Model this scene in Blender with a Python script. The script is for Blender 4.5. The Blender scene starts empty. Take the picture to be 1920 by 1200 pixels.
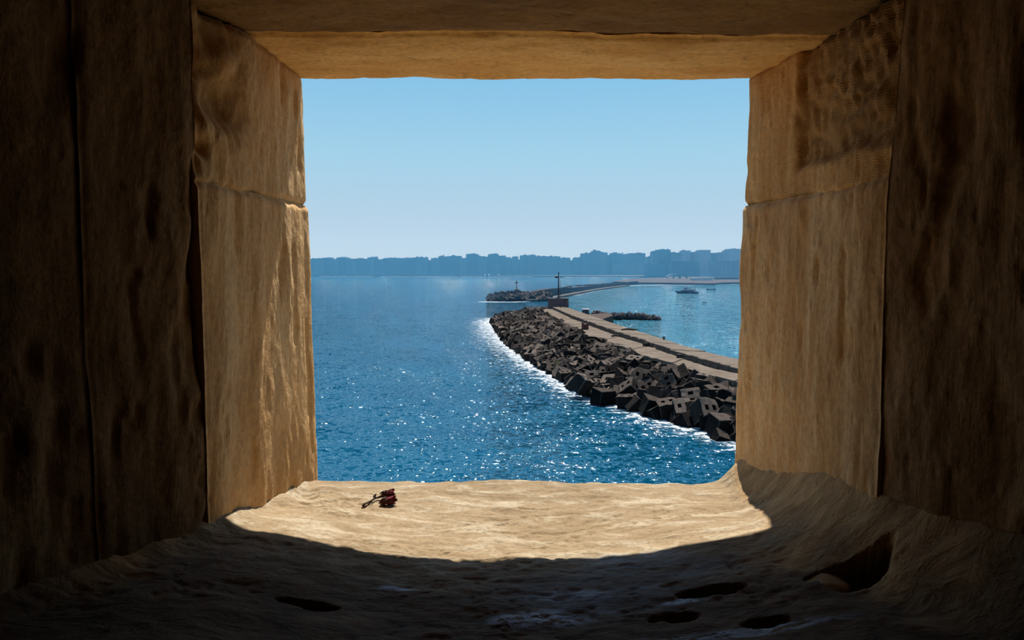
import bpy, bmesh, math, random
import numpy as np
from mathutils import Vector, Matrix

random.seed(7)
rng = np.random.default_rng(7)
SC = bpy.context.scene
COL = SC.collection
R = math.radians

# ------------------------------------------------------------------ camera
F = 1400.0                      # focal length in pixels of the 1920 wide frame
HZ = 506.0                      # row of the horizon
CAMZ = 15.0                     # eye height above the sea
PITCH = math.atan((600 - HZ) / F)
cam_data = bpy.data.cameras.new('camera')
cam_data.sensor_width = 36.0
cam_data.lens = 36.0 * F / 1920.0
cam_data.clip_start = 0.02
cam_data.clip_end = 12000
cam = bpy.data.objects.new('camera', cam_data)
COL.objects.link(cam)
cam.location = (0, 0, CAMZ)
cam.rotation_euler = (R(90) - PITCH, 0, 0)
SC.camera = cam


def ray(px, py):
    """direction of a pixel, scaled so that y = 1"""
    x, v = (px - 960) / F, (600 - py) / F
    cp, sp = math.cos(PITCH), math.sin(PITCH)
    d = (x, cp + v * sp, -sp + v * cp)
    return (d[0] / d[1], 1.0, d[2] / d[1])


def on_z(px, py, z):
    """the point at height z (above the sea) seen at a pixel"""
    d = ray(px, py)
    t = (z - CAMZ) / d[2]
    return (d[0] * t, t, z)


def on_y(px, py, y):
    d = ray(px, py)
    return (d[0] * y, y, CAMZ + d[2] * y)


# ------------------------------------------------------------------ sky, sun, exposure
W = bpy.data.worlds.new('sky')
SC.world = W
W.use_nodes = True
nt = W.node_tree
nt.nodes.clear()
tc = nt.nodes.new('ShaderNodeTexCoord')
sep = nt.nodes.new('ShaderNodeSeparateXYZ')
ramp = nt.nodes.new('ShaderNodeValToRGB')
bg = nt.nodes.new('ShaderNodeBackground')
wo = nt.nodes.new('ShaderNodeOutputWorld')
nt.links.new(tc.outputs['Generated'], sep.inputs[0])
nt.links.new(sep.outputs['Z'], ramp.inputs[0])
nt.links.new(ramp.outputs[0], bg.inputs[0])
nt.links.new(bg.outputs[0], wo.inputs[0])
cr = ramp.color_ramp
stops = [(0.0, (.52, .62, .72)), (0.05, (.47, .60, .73)), (0.146, (.36, .62, .80)), (0.25, (.235, .53, .79)),
         (0.5, (.19, .43, .76)), (1.0, (.12, .30, .66))]
cr.elements[0].position, cr.elements[0].color = stops[0][0], stops[0][1] + (1,)
cr.elements[1].position, cr.elements[1].color = stops[-1][0], stops[-1][1] + (1,)
for p_, c_ in stops[1:-1]:
    e = cr.elements.new(p_)
    e.color = c_ + (1,)
bg.inputs[1].default_value = 1.0

SUN_DIR = Vector((.185, 1.0, 2.06)).normalized()     # towards the sun
sun_data = bpy.data.lights.new('sun', 'SUN')
sun_data.energy = 8.5
sun_data.angle = R(0.53)
sun_data.color = (1.0, .95, .87)
sun = bpy.data.objects.new('sun', sun_data)
COL.objects.link(sun)
sun.rotation_euler = SUN_DIR.to_track_quat('Z', 'Y').to_euler()
sun.location = (0, 40, 90)

SC.view_settings.view_transform = 'Standard'
SC.view_settings.look = 'None'
SC.view_settings.exposure = 0.0
SC.view_settings.gamma = 1.0
SC.view_settings.use_curve_mapping = False
SC.cycles.max_bounces = 8
SC.cycles.diffuse_bounces = 5
SC.cycles.caustics_reflective = False
SC.cycles.caustics_refractive = False
SC.cycles.sample_clamp_indirect = 6.0


# ------------------------------------------------------------------ helpers
def link(o, parent=None):
    COL.objects.link(o)
    if parent:
        o.parent = parent
    return o


def mesh(name, verts, faces, mat, smooth=False):
    me = bpy.data.meshes.new(name)
    me.from_pydata([tuple(map(float, v)) for v in verts], [], faces)
    me.materials.append(mat)
    if smooth:
        me.polygons.foreach_set('use_smooth', [True] * len(me.polygons))
    me.update()
    return me


def obj(name, me, parent=None, label=None, cat=None, group=None, kind=None, loc=None):
    o = bpy.data.objects.new(name, me)
    link(o, parent)
    if label: o['label'] = label
    if cat: o['category'] = cat
    if group: o['group'] = group
    if kind: o['kind'] = kind
    if loc: o.location = loc
    return o


def empty(name, loc, label, cat, group=None, kind=None):
    return obj(name, None, None, label, cat, group, kind, loc)


class MB:
    """collects simple solids for one mesh"""
    def __init__(s):
        s.v, s.f = [], []

    def add(s, v, f):
        n = len(s.v)
        s.v += [tuple(p) for p in v]
        s.f += [tuple(i + n for i in q) for q in f]
        return s

    def box(s, c, d, rot=0.0, taper=1.0):
        x, y, z = d[0] / 2, d[1] / 2, d[2] / 2
        ca, sa = math.cos(rot), math.sin(rot)
        v = []
        for dz in (-1, 1):
            k = taper if dz > 0 else 1
            for dx, dy in ((-1, -1), (1, -1), (1, 1), (-1, 1)):
                a, b = dx * x * k, dy * y * k
                v.append((c[0] + a * ca - b * sa, c[1] + a * sa + b * ca, c[2] + dz * z))
        return s.add(v, [(3, 2, 1, 0), (4, 5, 6, 7), (0, 1, 5, 4), (1, 2, 6, 5), (2, 3, 7, 6), (3, 0, 4, 7)])

    def tube(s, pts, rad, n=8, cap=True):
        pts = [Vector(p) for p in pts]
        if not hasattr(rad, '__len__'): rad = [rad] * len(pts)
        v, f = [], []
        for i, p in enumerate(pts):
            a = pts[max(i - 1, 0)]; b = pts[min(i + 1, len(pts) - 1)]
            q = (b - a).normalized().to_track_quat('Z', 'Y')
            for k in range(n):
                t = 2 * math.pi * k / n
                v.append(p + q @ Vector((rad[i] * math.cos(t), rad[i] * math.sin(t), 0)))
        for i in range(len(pts) - 1):
            for k in range(n):
                f.append((i * n + k, i * n + (k + 1) % n, (i + 1) * n + (k + 1) % n, (i + 1) * n + k))
        if cap:
            f.append(tuple(range(n))[::-1]); f.append(tuple((len(pts) - 1) * n + k for k in range(n)))
        return s.add(v, f)

    def build(s, name, mat, parent=None, smooth=False, **kw):
        return obj(name, mesh(name, s.v, s.f, mat, smooth), parent, **kw)


# numpy value noise
def _hash(ix, iy, iz, seed):
    h = (ix * 374761393 + iy * 668265263 + iz * 2147483647 + seed * 974634777) & 0xffffffff
    h = ((h ^ (h >> 13)) * 1274126177) & 0xffffffff
    h = h ^ (h >> 16)
    return (h & 0xffff) / 32767.5 - 1.0


def vnoise(x, y, z, seed=0):
    x, y, z = np.broadcast_arrays(x, y, z)
    fx, fy, fz = np.floor(x), np.floor(y), np.floor(z)
    ix, iy, iz = fx.astype(np.int64), fy.astype(np.int64), fz.astype(np.int64)
    u, v, w = x - fx, y - fy, z - fz
    u, v, w = [t * t * (3 - 2 * t) for t in (u, v, w)]
    r = 0
    for dx in (0, 1):
        for dy in (0, 1):
            for dz in (0, 1):
                k = (u if dx else 1 - u) * (v if dy else 1 - v) * (w if dz else 1 - w)
                r = r + k * _hash(ix + dx, iy + dy, iz + dz, seed)
    return r


def fbm(x, y, z, oct=4, seed=0, gain=.5):
    a, r = 1.0, 0
    for o in range(oct):
        r = r + a * vnoise(x, y, z, seed + o * 17)
        x, y, z, a = x * 2.03, y * 2.03, z * 2.03, a * gain
    return r


def sstep(a, b, x):
    t = np.clip((x - a) / (b - a), 0, 1)
    return t * t * (3 - 2 * t)


# ------------------------------------------------------------------ materials
class NT:
    def __init__(s, name):
        s.m = bpy.data.materials.new(name)
        s.m.use_nodes = True
        s.t = s.m.node_tree
        s.b = s.t.nodes['Principled BSDF']
        s.out = s.t.nodes['Material Output']
        s.b.inputs['Specular IOR Level'].default_value = .25
        s.co = s.t.nodes.new('ShaderNodeTexCoord').outputs['Object']

    def n(s, typ, **kw):
        nd = s.t.nodes.new(typ)
        for k, v in kw.items():
            if hasattr(nd, k): setattr(nd, k, v)
        return nd

    def l(s, a, b): s.t.links.new(a, b)

    def put(s, sock, v):
        if isinstance(v, bpy.types.NodeSocket): s.l(v, sock)
        else: sock.default_value = v

    def scale(s, v, co=None, loc=(0, 0, 0), rot=(0, 0, 0)):
        mp = s.n('ShaderNodeMapping')
        mp.inputs['Scale'].default_value = v
        mp.inputs['Location'].default_value = loc
        mp.inputs['Rotation'].default_value = rot
        s.l(co or s.co, mp.inputs[0])
        return mp.outputs[0]

    def noise(s, sc, det=4, rough=.55, co=None, dist=0):
        nd = s.n('ShaderNodeTexNoise')
        nd.inputs['Scale'].default_value = sc
        nd.inputs['Detail'].default_value = det
        nd.inputs['Roughness'].default_value = rough
        nd.inputs['Distortion'].default_value = dist
        s.l(co or s.co, nd.inputs['Vector'])
        return nd.outputs['Fac']

    def ramp(s, fac, stops):
        nd = s.n('ShaderNodeValToRGB')
        cr = nd.color_ramp
        while len(cr.elements) < len(stops): cr.elements.new(.5)
        for e, (p, c) in zip(cr.elements, stops):
            e.position = p
            e.color = (c, c, c, 1) if not hasattr(c, '__len__') else tuple(c) + (1,)
        s.l(fac, nd.inputs[0])
        return nd.outputs[0]

    def mix(s, fac, a, b, mode='MIX'):
        nd = s.n('ShaderNodeMix', data_type='RGBA', blend_type=mode)
        s.put(nd.inputs[0], fac)
        for k, v in ((6, a), (7, b)):
            if isinstance(v, tuple) and len(v) == 3: v = v + (1,)
            s.put(nd.inputs[k], v)
        return nd.outputs[2]

    def math(s, op, a, b=0.0, c=None):
        nd = s.n('ShaderNodeMath', operation=op)
        s.put(nd.inputs[0], a); s.put(nd.inputs[1], b)
        if c is not None: s.put(nd.inputs[2], c)
        return nd.outputs[0]

    def bump(s, h, dist, strength=1.0, nrm=None):
        nd = s.n('ShaderNodeBump')
        nd.inputs['Distance'].default_value = dist
        s.put(nd.inputs['Strength'], strength)
        s.l(h, nd.inputs['Height'])
        if nrm: s.l(nrm, nd.inputs['Normal'])
        s.l(nd.outputs[0], s.b.inputs['Normal'])
        return nd.outputs[0]

    def color(s, v):
        s.put(s.b.inputs['Base Color'], v + (1,) if isinstance(v, tuple) and len(v) == 3 else v)

    def rough(s, v): s.put(s.b.inputs['Roughness'], v)


def flat(name, c, rough=.8, var=.15, sc=3.0, metal=0.0):
    t = NT(name)
    n = t.noise(sc, 5)
    t.color(t.mix(t.ramp(n, [(.3, 0.0), (.7, 1.0)]), tuple(k * (1 - var) for k in c), tuple(min(1, k * (1 + var)) for k in c)))
    t.rough(rough)
    t.b.inputs['Metallic'].default_value = metal
    return t.m


def stone_mat(name, dark, mid, light, streak=True, comb=False, wear=(.22, .15, .085)):
    t = NT(name)
    n1 = t.noise(5, 8, .6, dist=.4)
    st = t.noise(11, 7, .65, co=t.scale((1, 1, .16)) if streak else t.scale((.3, .8, 1)), dist=.3)
    fine = t.noise(90, 5, .6)
    c = t.mix(t.ramp(n1, [(.3, 0.0), (.72, 1.0)]), dark, mid)
    c = t.mix(t.ramp(st, [(.46, 0.0), (.68, .75)]), c, light)
    dk = t.noise(16, 6, .7, co=t.scale((1, 1, .22), loc=(3, 1, 2)) if streak else None, dist=.6)
    c = t.mix(t.ramp(dk, [(.30, .6), (.41, 0.0)]), c, tuple(k * .45 for k in dark))
    c = t.mix(t.ramp(fine, [(.35, .35), (.6, 0.0)]), c, tuple(k * .6 for k in dark))
    c = t.mix(t.n('ShaderNodeAttribute', attribute_name='broken').outputs['Fac'], c, t.mix(t.ramp(n1, [(.35, 0.0), (.65, 1.0)]), tuple(k * .42 for k in dark), tuple(k * .55 for k in mid)))
    t.color(c)
    t.rough(.9)
    h = t.math('ADD', t.math('MULTIPLY', fine, .35), t.math('MULTIPLY', st, 1.0))
    vor = t.n('ShaderNodeTexVoronoi')
    vor.inputs['Scale'].default_value = 38
    t.l(t.scale((1, 1, .45)), vor.inputs['Vector'])
    pits = t.ramp(vor.outputs['Distance'], [(.0, 0.0), (.28, 1.0)])
    pm = t.ramp(t.noise(7, 3), [(.45, 0.0), (.65, 1.0)])
    h = t.math('ADD', h, t.math('MULTIPLY', t.math('MULTIPLY', pits, pm), .5))
    if comb:
        w = t.n('ShaderNodeTexWave', wave_type='BANDS', bands_direction='Z')
        w.inputs['Scale'].default_value = 75
        w.inputs['Distortion'].default_value = 1.2
        t.l(t.co, w.inputs['Vector'])
        w2 = t.n('ShaderNodeTexWave', wave_type='BANDS', bands_direction='Y')
        w2.inputs['Scale'].default_value = 14
        w2.inputs['Distortion'].default_value = 1.0
        t.l(t.co, w2.inputs['Vector'])
        h = t.math('ADD', h, t.math('MULTIPLY', t.math('MULTIPLY', w.outputs['Fac'], w2.outputs['Fac']), .10))
    t.bump(h, .007, 1.0)
    return t.m


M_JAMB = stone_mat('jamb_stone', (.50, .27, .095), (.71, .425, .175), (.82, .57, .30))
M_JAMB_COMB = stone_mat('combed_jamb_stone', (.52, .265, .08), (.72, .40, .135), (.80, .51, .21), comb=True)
M_INNER_L = stone_mat('left_inner_wall_stone', (.14, .077, .030), (.26, .147, .057), (.37, .235, .11))  # darkened stone: shade of the interior put into the wall colour
M_INNER = stone_mat('inner_wall_stone', (.24, .13, .05), (.42, .24, .095), (.54, .34, .16))  # interior shade in the colour here too, less dark on the right
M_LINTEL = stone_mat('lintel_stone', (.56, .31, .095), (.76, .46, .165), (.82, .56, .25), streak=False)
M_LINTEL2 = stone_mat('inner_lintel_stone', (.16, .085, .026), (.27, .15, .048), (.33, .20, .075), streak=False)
M_DARK = flat('room_plaster', (.06, .04, .022), .95)


def sill_mat():
    t = NT('sill_plaster')
    n1 = t.noise(4.5, 8, .6, co=t.scale((.55, 1.3, 1)), dist=.4)
    n2 = t.noise(22, 7, .65, co=t.scale((.5, 1.2, 1)), dist=.5)
    n3 = t.noise(120, 4, .6)
    c = t.mix(t.ramp(n1, [(.35, 0.0), (.65, 1.0)]), (.225, .155, .082), (.285, .205, .115))
    c = t.mix(t.ramp(n2, [(.50, 0.0), (.62, .9)]), c, (.38, .31, .21))
    c = t.mix(t.ramp(n2, [(.30, .8), (.42, 0.0)]), c, (.11, .068, .032))
    c = t.mix(t.ramp(n3, [(.32, .5), (.5, 0.0)]), c, (.13, .085, .04))
    # floor of the niche: its shade put into the colour inward of the opening
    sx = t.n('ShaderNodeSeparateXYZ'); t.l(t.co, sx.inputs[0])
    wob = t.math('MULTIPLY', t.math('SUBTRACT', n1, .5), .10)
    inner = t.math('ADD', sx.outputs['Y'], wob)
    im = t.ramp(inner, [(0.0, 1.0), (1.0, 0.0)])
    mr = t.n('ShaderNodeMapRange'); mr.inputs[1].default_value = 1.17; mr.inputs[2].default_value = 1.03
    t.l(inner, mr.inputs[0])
    shade_tone = t.mix(t.ramp(n2, [(.35, 0.0), (.7, 1.0)]), (.075, .044, .021), (.185, .118, .064))
    c = t.mix(mr.outputs[0], c, shade_tone)
    # bluish white patches, broken up by noise
    att = t.n('ShaderNodeAttribute', attribute_name='bluish_patch')
    pm = t.ramp(t.noise(34, 6, .75, co=t.scale((.5, 1.2, 1), loc=(2, 5, 0)), dist=.8), [(.47, 0.0), (.52, 1.0)])
    m = t.math('MULTIPLY', att.outputs['Fac'], pm)
    c = t.mix(m, c, (.50, .60, .72))
    att2 = t.n('ShaderNodeAttribute', attribute_name='grey')
    c = t.mix(t.math('MULTIPLY', att2.outputs['Fac'], t.ramp(n2, [(.35, .2), (.6, 1.0)])), c, (.16, .155, .15))
    brown = t.n('ShaderNodeAttribute', attribute_name='brown').outputs['Fac']
    c = t.mix(brown, c, t.mix(t.ramp(n2, [(.35, 0.0), (.65, 1.0)]), (.34, .19, .075), (.56, .35, .15)))
    t.color(c)
    t.rough(.88)
    h = t.math('ADD', t.math('MULTIPLY', n2, 1.0), t.math('MULTIPLY', n3, .25))
    mu = t.n('ShaderNodeTexMusgrave') if hasattr(bpy.types, 'ShaderNodeTexMusgrave') else None
    t.bump(h, .010, 1.0)
    return t.m


M_SILL = sill_mat()


def concrete(name, a, b, sc=.8, bumpd=.05, sp=(.05, .045, .04)):
    t = NT(name)
    t.b.inputs['Specular IOR Level'].default_value = .05
    n = t.noise(sc, 9, .65)
    n2 = t.noise(sc * 5, 6, .7)
    c = t.mix(t.ramp(n, [(.32, 0.0), (.68, 1.0)]), a, b)
    c = t.mix(t.ramp(n2, [(.28, .8), (.42, 0.0)]), c, sp)
    t.color(c); t.rough(.9)
    t.bump(n2, bumpd, .8)
    return t.m


M_DECK = concrete('deck_concrete', (.095, .072, .052), (.165, .128, .098), .5, .10, (.05, .038, .03))
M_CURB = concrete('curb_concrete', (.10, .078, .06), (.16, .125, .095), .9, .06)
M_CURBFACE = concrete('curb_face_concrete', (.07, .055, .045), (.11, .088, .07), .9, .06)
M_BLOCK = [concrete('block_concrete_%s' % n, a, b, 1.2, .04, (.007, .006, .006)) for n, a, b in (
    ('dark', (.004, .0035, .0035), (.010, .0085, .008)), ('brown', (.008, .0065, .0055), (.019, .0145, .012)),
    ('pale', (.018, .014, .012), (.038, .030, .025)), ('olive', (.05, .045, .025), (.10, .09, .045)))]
M_LIT_TOP = [concrete('lit_top_%s' % n, a, b, 1.6, .04, (.014, .011, .009)) for n, a, b in (('dark', (.028, .022, .018), (.060, .046, .037)), ('brown', (.042, .032, .026), (.085, .064, .052)), ('pale', (.075, .058, .046), (.14, .108, .086)))]  # sunlit look of the tops put into the colour; edges worn pale
M_CORE = flat('breakwater_core', (.012, .011, .011), .95)
M_TOWER = flat('beacon_base_concrete', (.10, .06, .055), .9, .2, .6)
M_STEEL = flat('painted_steel_dark', (.012, .016, .022), .6)
M_REDBOX = flat('rusty_red_metal', (.085, .032, .028), .7, .25)
M_WHITE = flat('white_paint', (.42, .42, .42), .6, .06)
M_HUT = flat('hut_wall', (.05, .03, .03), .9)
M_ROCK = [concrete('spur_rock_%s' % n, a, b, .8, .1) for n, a, b in (('dark', (.014, .014, .017), (.03, .028, .032)), ('warm', (.03, .024, .022), (.055, .043, .038)))]
M_FARWALL = concrete('far_mole_wall', (.035, .03, .032), (.065, .056, .056), .15, .2)
M_LEDGE = flat('far_ledge_concrete', (.07, .064, .064), .9, .2, .1)
M_LAND = flat('shore_ground', (.042, .032, .030), .95, .3, .01)
M_BEACH = flat('beach_sand', (.085, .066, .056), .95, .2, .01)
M_HULL = flat('hull_dark_blue', (.02, .035, .07), .5)
M_CABIN = flat('cabin_grey_blue', (.06, .09, .13), .5)
M_PALE = flat('cabin_white', (.35, .37, .4), .5)
M_CLOTH = flat('dark_clothes', (.012, .013, .018), .9)
M_WOOD = flat('driftwood', (.035, .025, .02), .9)


def bld(name, c, var=.12):
    t = NT(name)
    br = t.n('ShaderNodeTexBrick')
    br.offset = 0.0
    br.inputs['Scale'].default_value = .25
    br.inputs['Mortar Size'].default_value = .06
    br.inputs['Brick Width'].default_value = 1.1
    br.inputs['Row Height'].default_value = .8
    br.inputs['Color1'].default_value = tuple(k * .86 for k in c) + (1,)
    br.inputs['Color2'].default_value = tuple(k * .95 for k in c) + (1,)
    br.inputs['Mortar'].default_value = c + (1,)
    t.l(t.scale((1, 1, 1), rot=(R(90), 0, 0)), br.inputs['Vector'])
    t.color(br.outputs['Color'])
    t.rough(.9)
    return t.m


M_BLD = [bld('apartment_wall_haze_slate', (.085, .12, .16)), bld('apartment_wall_haze_grey', (.10, .135, .17)),  # blue cast: part of the haze put into the wall colours
         bld('apartment_wall_dun', (.18, .19, .22)), bld('apartment_wall_pale', (.31, .29, .32)), bld('apartment_wall_rose', (.34, .31, .33))]


# ------------------------------------------------------------------ water
WAVE = (1.5, 3.2, 1.3)


def water_mat():
    t = NT('sea_water')
    t.co = t.n('ShaderNodeNewGeometry').outputs['Position']
    b = t.b
    b.inputs['IOR'].default_value = 1.36
    b.inputs['Specular IOR Level'].default_value = .5
    sx = t.n('ShaderNodeSeparateXYZ'); t.l(t.co, sx.inputs[0])
    calm = t.n('ShaderNodeAttribute', attribute_name='calm').outputs['Fac']
    foam = t.n('ShaderNodeAttribute', attribute_name='foam').outputs['Fac']
    big = t.noise(.035, 4, .6, co=t.scale((1, 1.8, 1)))
    c = t.mix(t.ramp(big, [(.35, 0.0), (.7, 1.0)]), (.0008, .045, .090), (.0012, .062, .112))
    c = t.mix(calm, c, (.020, .115, .165))
    # waves: slopes of swell, chop and ripples, summed and turned into a normal
    def slope(sc, sz_, k, det, rot=0.0, loc=(0, 0, 0)):
        nd = t.n('ShaderNodeTexNoise')
        nd.inputs['Scale'].default_value = sc
        nd.inputs['Detail'].default_value = det
        nd.inputs['Roughness'].default_value = .6
        t.l(t.scale(sz_, rot=(0, 0, rot), loc=loc), nd.inputs['Vector'])
        v = t.n('ShaderNodeVectorMath', operation='SUBTRACT'); t.l(nd.outputs['Color'], v.inputs[0]); v.inputs[1].default_value = (.5, .5, .5)
        m_ = t.n('ShaderNodeVectorMath', operation='MULTIPLY'); t.l(v.outputs[0], m_.inputs[0]); m_.inputs[1].default_value = (k * .55, k, 0)
        return m_.outputs[0]

    def vadd(a, b_):
        v = t.n('ShaderNodeVectorMath', operation='ADD'); t.l(a, v.inputs[0]); t.put(v.inputs[1], b_)
        return v.outputs[0]

    sl = vadd(slope(.40, (.6, 1, 1), WAVE[0], 1), vadd(slope(2.5, (.8, .8, 1), WAVE[1], 1, .2), slope(4.5, (.8, 1, 1), WAVE[2], 2, -.3)))
    sc_ = t.n('ShaderNodeVectorMath', operation='SCALE'); t.l(sl, sc_.inputs[0]); t.put(sc_.inputs['Scale'], t.math('MULTIPLY_ADD', calm, -.38, t.n('ShaderNodeAttribute', attribute_name='wind').outputs['Fac']))
    nv = vadd(sc_.outputs[0], (0, 0, 1))
    nn = t.n('ShaderNodeVectorMath', operation='NORMALIZE'); t.l(nv, nn.inputs[0])
    t.l(nn.outputs[0], b.inputs['Normal'])
    fm = t.noise(1.1, 7, .75, co=t.scale((.7, 1, 1)), dist=.8)
    thr = t.math('SUBTRACT', 1.0, foam)
    fmask = t.math('MULTIPLY', t.math('SUBTRACT', fm, t.math('MULTIPLY_ADD', thr, .44, .32)), 9.0)
    fm_c = t.n('ShaderNodeClamp'); t.l(fmask, fm_c.inputs[0])
    c = t.mix(fm_c.outputs[0], c, (.42, .44, .45))
    t.color(c)
    t.rough(t.math('MULTIPLY_ADD', fm_c.outputs[0], .6, .05))
    return t.m


M_WATER = water_mat()

# ------------------------------------------------------------------ breakwater lines (traced on their real planes)
DECK_Z, TOP_Z = 4.0, 4.55
edge_px = [(1015, 581), (1056, 603.5), (1080, 619), (1105, 630), (1160, 647), (1205, 667), (1261, 680), (1309, 699), (1384, 715)]
step_px = [(1032, 577), (1071, 595.5), (1117, 613), (1160, 629), (1215, 647), (1278, 670), (1345, 690.6), (1384, 699.5)]
right_px = [(1066, 577), (1122, 596.5), (1154, 607.5), (1193, 619.5), (1247, 637), (1305, 655), (1384, 673)]
edge = [on_z(a, b, DECK_Z) for a, b in edge_px]
step = [on_z(a, b, DECK_Z) for a, b in step_px]
right = [on_z(a, b, TOP_Z) for a, b in right_px]
# the mole goes on towards the fort, out of the frame
edge += [(28.0, 60.0, DECK_Z), (36, 42, DECK_Z)]
step += [(31.0, 62.0, DECK_Z), (39.5, 44, DECK_Z)]
right += [(33.5, 66.0, TOP_Z), (44.5, 46, TOP_Z)]
water_px = [(1386, 828), (1330, 812), (1290, 800), (1245, 789), (1200, 774), (1145, 757), (1090, 740), (1060, 722), (1038, 703), (1003, 688), (978, 668), (950, 645), (930, 622), (917, 604)]
wline = [on_z(a, b, 0)[:2] for a, b in water_px][::-1]
wline = [(10, 243), (2, 242), (-5, 231)] + wline + [(24.5, 50), (31, 36)]
edgeX = [(14, 222), (12, 221), (9.5, 216)] + [(p[0], p[1]) for p in edge]


def resample(poly, n):
    p = np.array(poly, float)
    d = np.r_[0, np.cumsum(np.linalg.norm(np.diff(p, axis=0), axis=1))]
    t = np.linspace(0, d[-1], n)
    return np.stack([np.interp(t, d, p[:, k]) for k in range(p.shape[1])], 1)


def seg_dist(P, poly):
    """distance of points (N,2) to a polyline"""
    best = np.full(len(P), 1e9)
    for a, b in zip(poly[:-1], poly[1:]):
        a, b = np.array(a, float), np.array(b, float)
        ab = b - a
        t = np.clip(((P - a) @ ab) / (ab @ ab), 0, 1)
        best = np.minimum(best, np.linalg.norm(P - (a + t[:, None] * ab), axis=1))
    return best


spur_line = [on_z(1120, 600, 0)[:2], on_z(1180, 602, 0)[:2], on_z(1238, 600, 0)[:2]]
mole2_px = [(913, 566), (960, 566.5), (1030, 564), (1065, 554), (1120, 543), (1180, 535.5), (1250, 534), (1320, 534.5), (1384, 533)]
mole2 = [on_z(a, b, 0)[:2] for a, b in mole2_px]


def build_sea():
    def axis(pts):
        out = [pts[0][0]]
        for a, stp in pts[:-1]:
            pass
        res = []
        for (a, s_), (b, _) in zip(pts[:-1], pts[1:]):
            n = max(1, int(round((b - a) / s_)))
            res += list(np.linspace(a, b, n, endpoint=False))
        res.append(pts[-1][0])
        return np.array(res)
    xs = axis([(-4000, 400), (-800, 60), (-120, 6), (-24, .55), (46, 4), (140, 30), (800, 400), (4000, 1)])
    ys = axis([(2.6, 2.0), (40, .7), (130, .9), (265, 2.5), (600, 8), (860, 60), (1900, 1)])
    X, Y = np.meshgrid(xs, ys)
    P = np.stack([X.ravel(), Y.ravel()], 1)
    V = np.c_[P, np.zeros(len(P))]
    nx, ny = len(xs), len(ys)
    i = np.arange(nx * ny).reshape(ny, nx)
    Fc = np.stack([i[:-1, :-1], i[:-1, 1:], i[1:, 1:], i[1:, :-1]], -1).reshape(-1, 4)
    me = bpy.data.meshes.new('sea')
    me.from_pydata(V.tolist(), [], Fc.tolist())
    me.materials.append(M_WATER)
    d = seg_dist(P, wline)
    # wider wash on the weather side of the head
    wid = 5.0 + 4.0 * sstep(90, 190, P[:, 1]) * sstep(20, -2, P[:, 0])
    foam = np.exp(-(d / wid) ** 1.1) * .88
    d2 = seg_dist(P, mole2[:3])
    foam = np.maximum(foam, np.exp(-(d2 / (3 + 5 * sstep(10, -14, P[:, 0]))) ** 1.5) * .9)
    d3 = seg_dist(P, mole2[3:])
    foam = np.maximum(foam, np.exp(-(d3 / 9.0) ** 2) * .75)
    ds = seg_dist(P, spur_line)
    foam = np.maximum(foam, np.exp(-(ds / 1.5) ** 1.5) * .45)
    # sheltered harbour to the right of the mole
    rx = np.interp(P[:, 1], [40, 90, 213, 360, 450, 570, 760], [45, 26, 15, 18, 33, 65, 118])
    calm = sstep(-2, 6, P[:, 0] - rx) * sstep(900, 700, P[:, 1])
    calm = np.where((P[:, 1] > 250) & (P[:, 1] < 350), calm * sstep(250, 255, P[:, 1]) * 1.0, calm)
    calm[(P[:, 1] > 215) & (P[:, 0] < 14)] = 0
    wind = .80 + 1.1 * sstep(75, 230, P[:, 1]) * sstep(1300, 600, P[:, 1])
    for nm, a in (('foam', foam), ('calm', calm), ('wind', wind)):
        at = me.attributes.new(nm, 'FLOAT', 'POINT')
        at.data.foreach_set('value', a.astype(np.float32))
    me.update()
    obj('sea', me, None, 'deep blue open sea with small waves and sun glitter', 'sea', kind='structure')


build_sea()


M_OUT = concrete('fort_outer_stone', (.40, .29, .16), (.52, .40, .25), 2, .02, (.25, .17, .1))


# ------------------------------------------------------------------ the stone opening
Z0 = CAMZ - .464         # sill level
ZT = CAMZ + .4005         # soffit level
JZ = CAMZ + .136         # horizontal joint of the jambs
# horizontal sections (x, y) of the reveals: outer face, arris, inner arris, splay; at sill and soffit height
PR_B = [(1.10, 1.62), (.70, 1.60), (.487, 1.60), (.520, 1.32), (.532, 1.08), (.635, .86), (.85, .56), (1.25, .0)]
PR_T = [(1.10, 1.62), (.70, 1.60), (.495, 1.60), (.527, 1.32), (.534, 1.08), (.635, .86), (.85, .56), (1.25, .0)]
PL_B = [(-1.10, 1.62), (-.70, 1.60), (-.423, 1.60), (-.463, 1.35), (-.486, 1.185), (-.63, .93), (-.85, .56), (-1.25, .0)]
PL_T = [(-1.10, 1.62), (-.70, 1.60), (-.438, 1.60), (-.446, 1.33), (-.453, 1.11), (-.60, .85), (-.82, .5), (-1.25, .0)]


def smooth_poly(poly, r=.012, n=5):
    """round the corners of a polyline by r"""
    P = [np.array(p, float) for p in poly]
    out = [P[0]]
    for i_, (a, b, c) in enumerate(zip(P[:-2], P[1:-1], P[2:])):
        r = .055 if i_ == 3 else .012      # the inner arris is worn round
        u = (a - b) / np.linalg.norm(a - b); w = (c - b) / np.linalg.norm(c - b)
        for t in np.linspace(0, 1, n):
            out.append((1 - t) ** 2 * (b + u * r) + 2 * t * (1 - t) * b + t * t * (b + w * r))
    out.append(P[-1])
    return np.array(out)


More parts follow.
